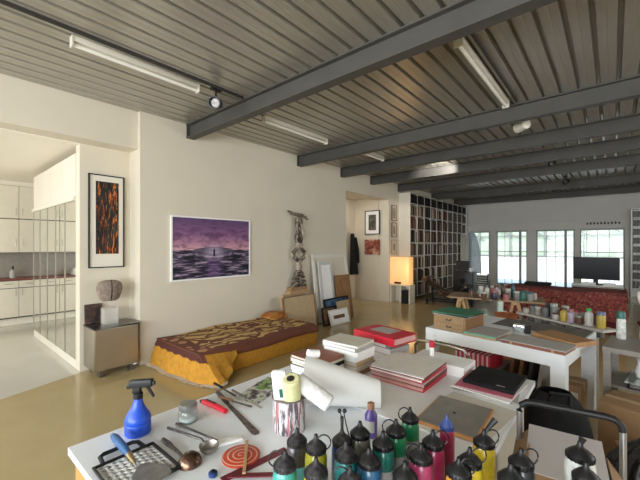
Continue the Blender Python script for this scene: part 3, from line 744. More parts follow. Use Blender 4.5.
for x in (-.2,.2):
    MB().cyl((x,-.42,.42),(x,-.42,0),.028,.016).build('leg', m_frwhite, t); MB().cyl((x*.8,-.0,.64),(x,.03,0),.022,.018).build('leg', m_frwhite, t)

# ------------------------------------------------------------------ trestle table with bottles
t = thing('trestle_table','narrow wooden trestle table crowded with bottles before the rug covered sofa','table',(-2.14,5.84,0),D(10))
MB().bb(0,1.40,0,.66,.715,.74).build('tabletop', M('paint_stained_top',(.30,.20,.11),.6,var=.3,sc=18), t)
for x in (.2,1.0):
    for y in (.08,.42):
        for s_ in (-1,1): MB().cyl((x+s_*.03,y,.71),(x+s_*.16,y,0),.024,.024,6).build('leg', m_woodlt, t)
    MB().bb(x-.03,x+.03,.03,.47,.67,.714).build('crossbar', m_woodlt, t)
MB().bb(.25,.95,.15,.4,.30,.32).build('lower_shelf', m_greywood, t)
def shaker(name, label, cat, loc, r, h, cbody, ccap, kind=0, group=None, neck=.6):
    t = thing(name, label, cat, loc, 0, group)
    if kind == 0:   # bottle
        MB().lathe([(r*.94,0),(r,.006),(r,h*.66),(r*.8,h*.76),(r*neck*.7,h*.8),(r*neck*.7,h*.86)],n=14).build('body', cbody, t)
        MB().lathe([(r*neck,h*.83),(r*neck,h*.97),(r*neck*.8,h)],n=14).build('cap', ccap, t)
    elif kind == 1: # jar
        MB().lathe([(r*.92,0),(r,.006),(r,h*.78),(r*.9,h*.82)],n=14).build('body', cbody, t)
        MB().lathe([(r*.98,h*.8),(r*.98,h*.97),(r*.9,h)],n=14).build('lid', ccap, t)
    return t
cl = {k:M('container_'+k,v,.4,var=.08) for k,v in {'white':(.45,.43,.39),'pink':(.36,.13,.13),'teal':(.03,.11,.13),'navy':(.015,.02,.04),'clear':(.26,.265,.24),'grey':(.13,.13,.125),'yellow':(.42,.31,.05),'green':(.02,.28,.06),'mauve':(.34,.27,.32),'bluegrey':(.12,.14,.26),'brown':(.10,.05,.03),'darkgreen':(.015,.11,.09)}.items()}
tt = [(472,'brown','navy',.12,0,'small dark bottle'),(481,'white','white',.14,1,'white jar'),(487,'white','grey',.17,0,'tall pale bottle'),(492,'pink','white',.15,0,'pink bottle with white cap'),(497,'mauve','brown',.17,0,'mauve bottle'),(503,'brown','navy',.18,0,'tall brown bottle'),(508,'clear','white',.13,1,'clear jar with white lid'),(513,'teal','navy',.18,0,'dark teal bottle'),(519,'white','teal',.10,1,'white tub with teal lid'),(526,'clear','grey',.09,1,'low clear jar'),(534,'white','white',.08,1,'low white tub'),(484,'brown','white',.10,1,'low brown jar with pale lid'),(494.5,'navy','pink',.12,1,'navy jar with pink lid'),(506,'pink','brown',.09,1,'low pink jar with brown lid'),(516.5,'grey','white',.12,1,'grey tin with white lid'),(523,'darkgreen','navy',.14,0,'dark green bottle'),(530,'clear','teal',.11,1,'clear jar with teal lid')]
for i,(px,b,c,h,k,lab) in enumerate(tt):
    p = PZ(px, (298.5-(i%2)*1.6 if i < 11 else 300.2) + (px-505)*.03, .742)
    shaker('paint_bottle' if k==0 else 'paint_jar', lab+' on the wooden trestle table', 'bottle' if k==0 else 'jar', (p.x,p.y,.741), .042 if k else .038, h*1.25, cl[b], cl[c], k, 'containers on the trestle table')
t = thing('waste_bin','terracotta brown bin standing on the floor beside the trestle table','bin',(-1.16,5.45,0))
MB().lathe([(.12,0),(.13,.02),(.145,.62),(.13,.62),(.12,.03)]).build('body', m_orange, t); MB().tube([(.145*math.cos(a),.145*math.sin(a),.62) for a in [k*PI/8 for k in range(17)]],.01).build('rim', m_orange, t)

# ------------------------------------------------------------------ plank rack with jars behind the white table
A = PZ(516,311.5,.72); B = PZ(608,332,.72); dirv = (B-A); LEN = math.hypot(dirv.x,dirv.y); rz = math.atan2(dirv.y,dirv.x)
t = thing('plank_rack','long white two level plank rack full of jars behind the white table','rack',(A.x,A.y,0),rz)
MB().bb(0,LEN-.05,0,.22,.695,.72).build('upper_plank', m_greyplank, t)
MB().bb(.02,LEN-.20,.0,.22,.60,.62).build('lower_plank', m_greyplank, t)
for x in (.06,LEN-.25):
    for y in (.03,.19): MB().bb(x-.02,x+.02,y-.02,y+.02,0,.695).build('leg', m_greywood, t)
uv = dirv.normalized(); vv = Vector((-uv.y,uv.x,0))
jl = [(.22,.16,'white','white',.10,1,'white lidded jar'),(.30,.08,'clear','white',.11,1,'clear jar with white lid'),(.37,.17,'navy','navy',.16,0,'tall dark bottle'),(.43,.07,'grey','grey',.12,1,'grey tin'),(.49,.16,'brown','white',.13,1,'brown jar with pale lid'),(.55,.08,'grey','clear',.19,1,'tall grey tin with bright lid'),(.63,.17,'grey','clear',.17,1,'grey tin behind the tall grey tin'),(.70,.07,'yellow','brown',.16,0,'yellow bottle with brown cap'),(.75,.17,'white','pink',.12,1,'white jar with pink lid'),(.80,.07,'mauve','pink',.16,0,'pink and mauve tube bottle'),(.86,.18,'clear','grey',.12,1,'clear jar with grey lid'),(1.0,.10,'white','green',.20,0,'white bottle with bright green cap'),(1.13,.12,'yellow','bluegrey',.18,1,'yellow tub with dark blue lid'),(.12,.06,'white','clear',.07,1,'low white pot'),(.14,.16,'clear','navy',.11,1,'clear jar with navy lid'),(.90,.07,'brown','clear',.10,1,'small brown jar with clear lid'),(.93,.17,'pink','white',.13,0,'pink bottle with white cap'),(.60,.05,'white','brown',.08,1,'small white jar with brown lid'),(1.05,.19,'grey','navy',.14,1,'grey tin with navy lid')]
for (x,y,b,c,h,k,lab) in jl:
    p = A + uv*(x*LEN/1.30) + vv*y
    shaker('paint_jar' if k else 'paint_bottle', lab+' on the upper plank of the white rack', 'jar' if k else 'bottle', (p.x,p.y,.721), .040 if h>.12 else .036, h*.95, cl[b], cl[c], k, 'jars on the plank rack', .62)
for k in range(9):
    p = A + uv*(.14+k*.105) + vv*.10
    shaker('paint_jar','low grey green jar on the lower plank of the white rack','jar',(p.x,p.y,.621),.042,.065,cl['clear' if k%2 else 'grey'],cl['grey'],1,'low jars on the lower plank')

# ------------------------------------------------------------------ grey bench at the right with spray can and clutter
t = thing('grey_workbench','grey wooden workbench with a lower shelf of glass sheets','workbench',(-.07,3.78,0),D(-6))
MB().bb(0,1.3,0,.55,.70,.74).build('benchtop', m_greywood, t)
MB().bb(.04,1.26,.04,.51,.40,.42).build('lower_shelf', m_greywood, t)
for x in (.03,1.27):
    for y in (.03,.52): MB().bb(x-.025,x+.025,y-.025,y+.025,0,.70).build('leg', m_greywood, t)
p = PZ(614,337,.742)
t = thing('spray_can','white spray can with teal cap on the grey workbench','spray can',(p.x+.05,p.y-.03,.742),0)
MB().lathe([(.033,0),(.035,.005),(.035,.17),(.026,.19)]).build('body', M('spray_can_label',(.5,.5,.48),.3,var=.4,sc=30), t); MB().lathe([(.033,.185),(.033,.24),(.028,.25)]).build('cap', cl['darkgreen'], t)
t = thing('tape_roll','roll of pale tape standing on the grey workbench','tape roll',(.26,4.02,.742),D(40))
MB().tube([(.045*math.cos(a),0,.055+.045*math.sin(a)) for a in [k*PI/10 for k in range(21)]],.012,8).build('tape', m_paper2, t); MB().tube([(.033*math.cos(a),0,.055+.033*math.sin(a)) for a in [k*PI/10 for k in range(21)]],.005,6).build('core', m_card, t)
for k in range(5):
    solo(MB().bb(-.40,.40,-.20,.20,0,.008), 'glass_sheet', [glassy('smoky_sheet',(.55,.58,.6)),m_clear,m_greyplastic,m_paper,m_clear][k], ['smoky glass sheet at the bottom of the workbench pile','clear sheet above the smoky glass on the workbench shelf','grey plastic sheet in the middle of the workbench pile','white card sheet in the workbench shelf pile','clear sheet on top of the workbench shelf pile'][k], 'sheet', loc=(.50,3.98,.422+k*.010), rz=D(-6+[3,-5,8,-3,4][k]))
t = thing('white_jug','white jug standing on the sheets of the workbench shelf','jug',(.20,4.02,.473)); MB().lathe([(.05,0),(.06,.05),(.04,.12),(.045,.15),(.038,.15),(.035,.1)]).build('body', m_white, t); MB().tube([(.045,0,.13),(.085,0,.1),(.055,0,.04)],.008).build('handle', m_white, t)
def carton(label, c, d, rz, flaps=False, tape=True):
    t = thing('cardboard_box', label, 'cardboard box', c, rz)
    MB().bb(-d[0]/2,d[0]/2,-d[1]/2,d[1]/2,0,d[2]).build('body', m_card, t, bev=.004)
    if tape: MB().bb(-d[0]/2-.001,d[0]/2+.001,-.025,.025,d[2]*.8,d[2]+.001).build('tape', m_tan, t)
    MB().bb(d[0]*.15,d[0]*.42,-d[1]/2-.002,-d[1]/2,d[2]*.6,d[2]*.85).build('label', m_paper2, t)
    return t
carton('brown cardboard box on the floor under the white table near its right legs',(-.295,3.90,0),(.20,.28,.36),D(-8))
carton('wide brown cardboard box on the floor in front of the grey workbench',(.17,3.42,0),(.44,.36,.44),D(-14))
carton('low cardboard box on the floor behind the black bag',(.20,2.92,0),(.34,.28,.30),D(10))

# ------------------------------------------------------------------ white parsons table
TA = Vector((-1.485,3.436,0)); TRZ = D(-8.3)
uu = Vector((math.cos(TRZ),math.sin(TRZ),0)); wv = Vector((-uu.y,uu.x,0))
TW, TD = 1.215, 1.09
t = thing('parsons_table','square legged white lacquered table carrying drawers and folders','table',TA,TRZ)
MB().bb(0,TW,0,TD,.70,.75).build('tabletop', m_whitetable, t)
MB().bb(.1,TW-.1,.004,.03,.635,.70).build('apron', m_whitetable, t); MB().bb(.1,TW-.1,TD-.03,TD-.004,.635,.70).build('apron', m_whitetable, t)
MB().bb(.004,.03,.1,TD-.1,.635,.70).build('apron', m_whitetable, t); MB().bb(TW-.03,TW-.004,.1,TD-.1,.635,.70).build('apron', m_whitetable, t)
for x in (0,TW-.1):
    for y in (0,TD-.1): MB().bb(x,x+.1,y,y+.1,0,.70).build('leg', m_whitetable, t)
def on2(px,py,z): return PZ(px,py,z)
m_filewood = wood('file_box_wood', (.27,.165,.075), (.38,.25,.125))
t = thing('flat_file_box','light wooden box with two drawers on the white table','drawer box',TA+uu*.07+wv*.03+Vector((0,0,.751)),TRZ)
MB().bb(0,.33,.01,.42,0,.145).build('carcass', m_filewood, t)
for k in range(2):
    d = MB().bb(.01,.32,0,.012,.008+k*.068,.070+k*.068).build('drawer', m_filewood, t)
    MB().tube([(.15,0,.048+k*.068),(.15,-.018,.038+k*.068),(.19,-.018,.038+k*.068),(.19,0,.048+k*.068)],.006).build('handle', m_darksteel, d)
MB().bb(.332,.335,.03,.40,.01,.14).build('side_panel', m_woodbr, t)
for k in range(4):
    o = MB().bb(-.01,.36,-.02,.36,0,.006).build('folder', [m_greycard,m_artgrey,m_green,m_green][k]); o.location = TA+uu*.07+wv*(.05)+Vector((0,0,.898+k*.0075)); o.rotation_euler=(0,0,TRZ+D([2,-3,5,-2][k]))
    tag(o, ['grey folder lying lowest on the wooden drawer box','dark printed folder above the grey one on drawer box','green folder third up on the wooden drawer box','green folder topmost on the wooden drawer box'][k],'folder','folders on the wooden drawer box')
p0,p1,p2 = PZ(464,331,.79),PZ(493,339,.79),PZ(509,327,.79)
a_ = math.atan2((p1-p0).y,(p1-p0).x)
t = thing('portfolio_box','flat grey portfolio box with green edge beside the drawer box','portfolio',((p0.x,p0.y,.751)),TRZ)
w_ = (p1-p0).length*.93; d_ = .36
MB().bb(0,w_,0,d_,0,.022).build('box_base', m_tan, t); MB().bb(-.003,w_+.003,-.004,d_,.023,.036).build('lid', m_greycard, t); MB().bb(-.003,w_,-.008,-.004,.023,.035).build('lid_edge', M('mint_edge',(.10,.42,.28),.6), t)
p0,p1,p2 = PZ(500,338.5,.785),PZ(566,352,.785),PZ(575,342,.785)
a_ = math.atan2((p1-p0).y,(p1-p0).x); w_=(p1-p0).length
t = thing('print_box','shallow brown box under grey board near the front of the white table','box',(p0.x,p0.y,.751),a_)
MB().bb(.01,w_-.01,.01,.27,0,.026).build('tray', m_brown, t); MB().bb(0,w_,0,.28,.027,.034).build('lid_board', m_greycard, t)
for x in (.08,w_-.1): MB().bb(x,x+.018,-.004,.012,.004,.026).build('clasp', m_woodlt, t)
p0,p1 = PZ(527,331.5,.80),PZ(577,345,.80); a_=math.atan2((p1-p0).y,(p1-p0).x); w_=(p1-p0).length
off = Vector((-math.sin(a_),math.cos(a_),0))
o = solo(MB().bb(0,w_*.86,0,.26,0,.04), 'plywood_sheet', wood('panel_wood',(.30,.155,.06),(.42,.23,.10),(1.5,14,3)), 'thick orange brown wooden panel lying behind the grey board', 'panel', loc=Vector((p0.x,p0.y,.751))+off*.06, rz=a_)
p0 = PZ(517,334,.75)
t = thing('radio','small silver clock radio on the white table','radio',(p0.x,p0.y+.06,.751),D(-5))
MB().bb(-.05,.05,0,.07,0,.075).build('body', m_chrome, t, bev=.006); MB().bb(-.03,.03,-.003,0,.02,.06).build('display', M('lcd_face',(.35,.42,.46),.2), t); MB().bb(.05,.09,.01,.07,0,.07).build('side', m_black, t)
solo(MB().bb(0,.80,0,.40,0,.006), 'cutting_mat', M('dark_grey_mat',(.13,.125,.11),.7,var=.2), 'dark grey mat lying along the back of the white table', 'mat', loc=TA+uu*.40+wv*.66+Vector((0,0,.751)), rz=TRZ)
# things stored under the white table
t = thing('crate','low grey wooden crate on the floor under the white table','crate',TA+uu*.16+wv*.25,TRZ)
MB().bb(0,.42,0,.5,0,.03).bb(0,.42,0,.02,.03,.36).bb(0,.42,.48,.5,.03,.36).bb(0,.02,.02,.48,.03,.36).bb(.40,.42,.02,.48,.03,.36).bb(0,.42,0,.5,.362,.375).build('body', m_greywood, t)
o = solo(MB().bb(0,.36,0,.30,0,.13), 'striped_box', m_candy, 'red and white striped box on the crate under the white table', 'box', loc=TA+uu*.18+wv*.28+Vector((0,0,.377)), rz=TRZ)
for k in range(4):
    leaning_k = MB().bb(0,.03,-.24,.24,0,.5)
    o = solo(leaning_k, 'stored_board', [m_woodbr,m_artbrown,m_dark,m_greycard][k], ['brown board standing first under the white table beside the crate','painted board standing second under the white table','dark board standing third under the white table','grey board standing nearest the far leg under white table'][k], 'board', 'boards stored under the white table', loc=TA+uu*(.58+k*.085)+wv*.74, rot=(0,D(8),TRZ))
o = solo(MB().bb(0,.26,0,.34,0,.26), 'dark_case', m_blackmatte, 'dark case on the floor beneath the white table near its front', 'case', loc=TA+uu*.60+wv*.12, rz=TRZ)
t = thing('metal_chair','chair with curved grey metal tube back between the two tables','chair',(-1.08,2.90,0),D(180-6))
cp = lambda z,n=9: [(.24*math.sin(a)*1., .0-.07*math.cos(a)+.07,z) for a in [(-PI/2+k*PI/(n-1)) for k in range(n)]]
g = MB().tube([(-.24,.05,0),(-.24,.06,.50),(-.235,.08,.73),(-.2,.095,.775),(-.1,.11,.79),(.1,.11,.79),(.2,.095,.775),(.235,.08,.73),(.24,.06,.50),(.24,.05,0)],.014); g.build('back_frame', m_brushed, t)
MB().bb(-.22,.22,-.42,.04,.43,.46).build('seat', m_blackmatte, t, bev=.01)
for x in (-.21,.21): MB().cyl((x,-.40,.43),(x,-.42,0),.013).build('leg', m_brushed, t)

# ------------------------------------------------------------------ the big work table
TT = .82
t = thing('work_table','large white topped work table with orange wooden cabinet base','table',(-1.6,.375,0))
MB().bb(0,1.26,0,1.93,TT-.028,TT).build('tabletop', m_whitetable, t); MB().bb(.003,1.257,.003,1.927,TT-.036,TT-.028).build('edge_band', m_maroon, t)
MB().bb(.02,1.20,.02,1.86,0,TT-.036).build('cabinet_base', m_woodor, t); MB().bb(1.201,1.215,.02,1.86,.02,TT-.036).build('side_panel', m_cream, t)
t = thing('side_table','small cream side table holding the dark and white bottles','table',(-.33,.30,0))
MB().bb(0,.62,0,.93,TT-.03,TT).build('tabletop', m_cream, t)
for x in (.03,.59):
    for y in (.03,.90): MB().bb(x-.02,x+.02,y-.02,y+.02,0,TT-.03).build('leg', m_greywood, t)
Tz = TT+.001
def at(px,py,z=TT): v = PZ(px,py,z); return Vector((v.x,v.y,0))
def slab(name,label,cat,mat,a,b,c,z0,h,group=None,bev=0):
    """rectangular flat thing from three table pixels: near-left a, near-right b, far-right c"""
    p0,p1,p2 = at(*a,z0+h),at(*b,z0+h),at(*c,z0+h); u=(p1-p0); w=u.length; u.normalize(); n=Vector((-u.y,u.x,0)); d=(p2-p1).dot(n)
    return solo(MB().bb(0,w,min(0,d),max(0,d),0,h), name, mat, label, cat, group, loc=(p0.x,p0.y,z0), rz=math.atan2(u.y,u.x), bev=bev), (p0,u,n,w,d)

# --- spray bottle
p = at(138,433)
t = thing('spray_bottle','blue spray bottle with black trigger head at the corner of work table','spray bottle',(p.x,p.y,Tz),D(42))
MB().lathe([(.046,0),(.05,.005),(.05,.044),(.0485,.047),(.05,.050),(.050,.062),(.046,.076),(.034,.094),(.023,.115),(.018,.135),(.016,.150)],n=28).build('body', m_blue, t)
MB().lathe([(.019,.145),(.019,.166),(.014,.170)]).build('collar', m_black, t)
g = MB().box((-.004,0,.186),(.030,.024,.040)).box((.014,0,.206),(.092,.026,.030),(0,D(-4),0)).box((.064,0,.207),(.012,.016,.016)).box((-.03,0,.198),(.03,.022,.016),(0,D(-35),0)); g.build('spray_head', m_black, t, bev=.003)
MB().tube([(.036,0,.196),(.046,0,.180),(.058,0,.162),(.066,0,.150)],[.007,.007,.006,.005]).build('trigger', m_black, t)
# --- glass jar
p = at(188,421)
t = thing('glass_jar','small clear glass jar with steel lid behind the ladles','jar',(p.x,p.y,Tz))
MB().lathe([(.038,0),(.042,.004),(.043,.04),(.036,.056),(.034,.058),(.034,.054),(.040,.038),(.039,.006),(.03,.003)],n=24).build('glass_body', glassy('jar_glass',(.90,.93,.93),1.), t)
MB().lathe([(.038,.055),(.039,.058),(.039,.076),(.035,.08)],n=24).build('lid', M('lid_steel',(.42,.43,.43),.35,.9), t)
MB().lathe([(.03,.004),(.036,.006),(.036,.022),(.02,.026)],n=16).build('contents', m_paper, t)
# --- rack tray
t = thing('paint_grid','white diamond grid in a black wire frame on the work table','paint grid',(-1.362,.592,Tz))
w, dep = .215, .20
MB().tube([(0,0,.010),(w,0,.010),(w,-dep,.010),(0,-dep,.010),(0,0,.010)],.006).tube([(0,-.03,.010),(-.05,-.035,.012),(-.062,-.05,.012),(-.062,-.15,.012),(-.05,-.165,.012),(0,-.17,.010)],.0075).build('wire_frame', m_black, t)
MB().bb(.0,w,-dep,0,.0,.002).build('backing', m_blackmatte, t)
g = MB(); n_ = 9
for k in range(-n_,n_+6):
    for s_ in (-1,1):
        x0 = .01+k*.024; pts=[]
        for q in range(2): pass
        ya,yb = -dep+.006,-.006; hx = (yb-ya)*.6
        xa,xb = (x0,x0+hx) if s_>0 else (x0+hx,x0)
        # clip to tray in x
        def clip(xa,ya,xb,yb,lo=.006,hi=w-.006):
            if max(xa,xb)<lo or min(xa,xb)>hi: return None
            def f(x): return ya+(yb-ya)*(x-xa)/(xb-xa)
            A_,B_=(xa,ya),(xb,yb); o_=[]
            for (x,y) in (A_,B_):
                xx=min(hi,max(lo,x)); o_.append((xx,f(xx)))
            return o_
        cc = clip(xa,ya,xb,yb)
        if cc and math.dist(cc[0],cc[1])>.008:
            (ax,ay),(bx,by)=cc; g.box(((ax+bx)/2,(ay+by)/2,.0045),(math.dist(cc[0],cc[1]),.0085,.005),(0,0,math.atan2(by-ay,bx-ax)))
g.build('grid', m_paper, t)
# --- trowel with blue handle
p0,p1 = at(113,437,TT+.03),at(134,461,TT+.03); u=(p1-p0).normalized(); rz=math.atan2(u.y,u.x); L_=(p1-p0).length
t = thing('scraper','wide steel scraper with blue handle lying on the white grid','scraper',(p0.x,p0.y,Tz+.022),rz)
MB().tube([(0,0,.012),(L_*.12,0,.014),(L_*.5,0,.013),(L_*.8,0,.010)],[.010,.0145,.0145,.010],12).build('handle', m_bluehandle, t)
MB().tube([(L_*.78,0,.010),(L_*1.02,0,.004)],[.0115,.006],12).build('ferrule', M('brass_ferrule',(.55,.42,.22),.3,.9), t)
q = [at(*c_,TT+.016)-p0 for c_ in ((139,466),(146,463),(168,465),(172,472),(161,481),(138,485),(131,479))]
rm = Matrix.Rotation(-rz,3,'Z'); q = [rm@v for v in q]
MB().prism([(v.x,v.y) for v in q],-.007,-.005).tube([(L_*1.0,0,.004),(L_*1.12,0,-.003)],.004).build('blade', M('grey_blade',(.33,.32,.30),.45,.7,var=.2,sc=30), t)
# --- ladles and other utensils
def ladle(label, tip, bowl, r, mat, lift=.03):
    a,b = at(*tip),at(*bowl); u=(b-a); L_=u.length
    t = thing('ladle', label, 'ladle', (b.x,b.y,Tz), math.atan2(-u.y,-u.x))
    MB().lathe([(.004,0),(r*.6,r*.14),(r*.92,r*.5),(r,r*.8),(r*.94,r*.8),(r*.8,r*.45),(r*.5,r*.2),(.003,r*.1)],n=20).build('bowl', mat, t)
    MB().tube([(r*.9,0,r*.78),(r*1.3,0,r*.95),(L_*.6,0,r*.6),(L_,0,.008)],[.005,.0055,.005,.006]).build('handle', m_darksteel, t)
a,b = at(164,443),at(190,464); L_=(b-a).length; r=.041
t = thing('ladle','dark round ladle turned upside down nearest the scraper','ladle',(b.x,b.y,Tz),math.atan2((a-b).y,(a-b).x))
MB().lathe([(r,0),(r*.97,r*.3),(r*.8,r*.65),(r*.5,r*.88),(.004,r*.96)],n=24).build('bowl', M('dark_copper',(.16,.095,.065),.25,.9,var=.3,sc=30), t)
MB().tube([(r*.9,0,.006),(L_*.6,0,.010),(L_*.8,0,.010),(L_+.01,0,.009)],[.005,.006,.010,.009]).build('handle', m_darksteel, t)
ladle('dull steel ladle with long handle behind the dark round ladle', (168,430),(209,453),.037,M('dull_steel',(.36,.34,.32),.35,.9,var=.2))
a,b,c = at(177,426),at(222,445),at(246,439)
t = thing('basting_brush','long handled white bristle brush between jar and red spiral','brush',(a.x,a.y,Tz),math.atan2((b-a).y,(b-a).x)); L_=(b-a).length
MB().tube([(-.005,0,.008),(L_*.5,0,.009),(L_,0,.008)],[.006,.004,.005]).build('handle', m_darksteel, t)
q=(c-b); q=Vector((q.x,q.y,0)); ang=math.atan2(q.y,q.x)-math.atan2((b-a).y,(b-a).x)
MB().box((L_+.03*math.cos(ang),.03*math.sin(ang),.008),(.10,.036,.014),(0,0,ang)).build('bristles', m_paper, t, bev=.004)
a,b = at(216,405),at(253,434)
def knife(name,label,a,b,wd,mat_b,mat_h,hf=.42,z=0):
    u=b-a; L_=u.length; t = thing(name,label,'knife',(a.x,a.y,Tz+z),math.atan2(u.y,u.x))
    MB().prism([(L_*hf,-wd*.5),(L_*.97,-wd),(L_,-wd*.5),(L_,wd*.6),(L_*.97,wd),(L_*hf,wd*.5)],.001,.003).build('blade', mat_b, t)
    MB().box((L_*hf*.5,0,.006),(L_*hf,wd*1.3,.011)).build('handle', mat_h, t, bev=.003)
knife('palette_knife','long worn steel filling knife pointing to the paint tin',at(217,393),at(257,435),.017,m_rust,m_darksteel,.3)
knife('palette_knife','short dark palette knife crossing under the filling knife',at(218,400),at(252,410),.008,m_rust,m_woodbr,.45,.012)
knife('palette_knife','palette knife with pale blade beside the pictures sheet',at(232,396),at(262,414),.008,m_chrome,m_rust,.5,.024)
knife('palette_knife','small dark palette knife closest to the table edge',at(214,391),at(236,404),.008,m_darksteel,m_blackmatte,.4,.036)
a,b = at(203,404),at(226,414); u=b-a
t = thing('utility_knife','red utility knife beside the palette knives','knife',(a.x,a.y,Tz),math.atan2(u.y,u.x)); L_=u.length
MB().tube([(0,0,.012),(L_*.4,.004,.013),(L_,0,.012)],[.012,.015,.012],10).build('handle', M('red_plastic',(.62,.012,.03),.3), t); MB().box((L_*.35,.0,.0285),(L_*.4,.007,.004)).build('slider', m_black, t)
MB().box((-.008,0,.010),(.02,.012,.012)).build('end_cap', m_black, t)
# --- sheet of pictures
o,_ = slab('printed_sheet','sheet of printed pictures lying near the palette knives','sheet',blotch('printed_pictures',[(.35,(.05,.04,.04)),(.45,(.30,.26,.25)),(.52,(.7,.7,.68)),(.62,(.16,.30,.04))],3,1,.3,.5,(1,1.5,1)),(233,398),(258,404),(284,380),TT+.0005,.002)
o,_ = slab('printed_sheet','white sheet with green picture under the knives near table edge','sheet',m_paper,(218,402),(246,410),(275,386),TT+.0001,.0004)
o,_ = slab('photograph','small green and black photograph on the white sheet','photograph',blotch('green_photo',[(.4,(.02,.02,.02)),(.5,(.2,.38,.05)),(.6,(.45,.43,.42))],2.,1,0,.3),(256,383),(266,388),(277,381),TT+.003,.001)
# --- spiral, stick, maroon strips
p = at(241,457); c0=p
solo(MB().lathe([(.066,0),(.070,.002),(.070,.006),(.068,.007)],n=40), 'spiral_coaster', m_spiral, 'round red coaster with pale spiral on the work table', 'coaster', loc=(p.x,p.y,Tz))
a,b = at(247,441,TT+.01),at(244,474,TT+.01); u=b-a
solo(MB().box((u.length/2,0,.003),(u.length,.011,.006)), 'wooden_stick', m_woodlt, 'flat wooden stick lying across the red spiral coaster', 'stick', loc=(a.x,a.y,Tz+.0075), rz=math.atan2(u.y,u.x))
a,b = at(222,481),at(286,450); u=b-a
solo(MB().bb(0,u.length,-.014,.014,0,.004), 'maroon_strip', m_maroon, 'maroon card strip running towards the paint tin', 'strip', loc=(a.x,a.y,Tz), rz=math.atan2(u.y,u.x))
a,b = at(228,476),at(300,474); u=b-a
solo(MB().bb(0,u.length,-.02,.0,0,.004), 'maroon_strip', m_maroon, 'maroon card strip lying along the near bottles', 'strip', loc=(a.x,a.y,Tz+.0045), rz=math.atan2(u.y,u.x))
p = at(213,476)
t = thing('bottle_cap','small blue cap lying next to the dark ladle','cap',(p.x,p.y,Tz)); MB().lathe([(.014,0),(.015,.002),(.015,.012),(.012,.014)]).build('shell', M('deep_blue',(.015,.04,.16),.4), t); MB().lathe([(.008,.014),(.008,.018),(.004,.019)]).build('nub', m_black, t)
# --- spattered tin with rollers
p = at(289,428); CP = p
t = thing('paint_tin','open paint tin with dried white and red drips','tin',(p.x,p.y,Tz))
MB().lathe([(.068,0),(.070,.003),(.070,.137),(.067,.137),(.067,.006),(.001,.005)],n=32).build('body', m_can, t)
MB().tube([(.070*math.cos(a_),.070*math.sin(a_),.137) for a_ in [k*2*PI/32 for k in range(33)]],.003,6).build('rim', M('tin_rim',(.16,.13,.13),.4,.6), t)
rt = Vector((CS,SN,0)); fwv = Vector((-SN,CS,0))
m_fleece = M('white_fleece',(.72,.71,.68),.95,var=.06,sc=60,bump=.6)
def roller(label, base, top, r, mat, core, hang=True, lab=None):
    base,top = Vector(base),Vector(top); t = thing('paint_roller', label, 'paint roller', base); d=top-base; q=d.to_track_quat('Z','Y').to_matrix(); L_=d.length
    MB().lathe([(r*.8,0),(r,.006),(r,L_-.006),(r*.85,L_),(r*.45,L_),(r*.42,L_-.02)],(0,0,0),20,q).build('sleeve', mat, t)
    MB().lathe([(r*.40,L_-.012),(r*.44,L_+.001),(r*.2,L_+.002)],(0,0,0),14,q).build('core', core, t)
    if lab: MB().prism([(-r*.35,.0),(r*.35,0),(r*.35,lab[1]-lab[0]),(-r*.35,lab[1]-lab[0])],r*.96,r*1.02,q.to_4x4()@Matrix.Translation((0,0,lab[0]))@Matrix.Rotation(PI/2,4,'X')@Matrix.Rotation(0,4,'Z')).build('label_strip', cl['darkgreen'], t)
    return t
b0 = Vector((CP.x,CP.y,Tz+.02))
r1 = b0 + rt*(-.030)+fwv*(-.030)
o = thing('paint_roller','flat white sponge refill standing in the spattered paint tin','paint roller',r1,TH+D(-4))
MB().box((0,0,.125),(.060,.030,.23),(D(4),D(-5),0)).build('sleeve', m_paper, o, bev=.008)
MB().box((.004,-.024,.15),(.014,.002,.035),(D(4),D(-5),0)).build('label_strip', cl['darkgreen'], o)
roller('yellow roller with dark round end standing in the paint tin', b0+rt*.02+fwv*.02, b0+rt*.012+fwv*(-.062)+Vector((0,0,.215)), .038, M('pale_yellow_foam',(.66,.63,.34),.9,var=.06,sc=50), m_darksteel)
e0 = b0+rt*(.035)+fwv*(.0)+Vector((0,0,.185)); e1 = b0+rt*.175+fwv*(-.045)+Vector((0,0,.10))
t = roller('fluffy white roller leaning out over the rim of the tin', e1, e0, .036, m_fleece, m_darksteel)
MB().tube([Vector((0,0,0)), e0*.2+e1*.8-e1+rt*.03, b0+rt*.02+Vector((0,0,.02))-e1+Vector((0,0,.09)), b0-rt*.02-e1+Vector((0,0,.0))],.004).build('wire_handle', m_chrome, t)
roller('small red roller deep inside the paint tin', b0+rt*.0+fwv*.0+Vector((0,0,.0)), b0+rt*.01+fwv*(-.012)+Vector((0,0,.125)), .012, m_red, m_red)
# --- loose paper roll
c0 = at(306,405); c1 = at(380,408)
t = thing('paper_roll','big loosely rolled sheet of white paper lying behind the tin','paper roll',(c0.x,c0.y,Tz))
dv = c1-c0; n_ = Vector((-dv.y,dv.x,0)).normalized()
def cone(u,v):
    r = .122*(1-u)+.066*u; a_ = -PI*.45+v*2*PI*1.08; r *= 1-.10*v
    c = dv*u; return c + n_*(r*math.cos(a_)) + Vector((0,0,(.122*(1-u)+.066*u)+r*math.sin(a_)))
MB().grid(cone, 16, 36, .002).build('sheet', m_paper, t)
MB().tube([dv*.02+n_*.02+Vector((0,0,.246)), dv*.16+n_*.05+Vector((0,0,.236))],.019,14).build('curled_edge', m_paper, t)
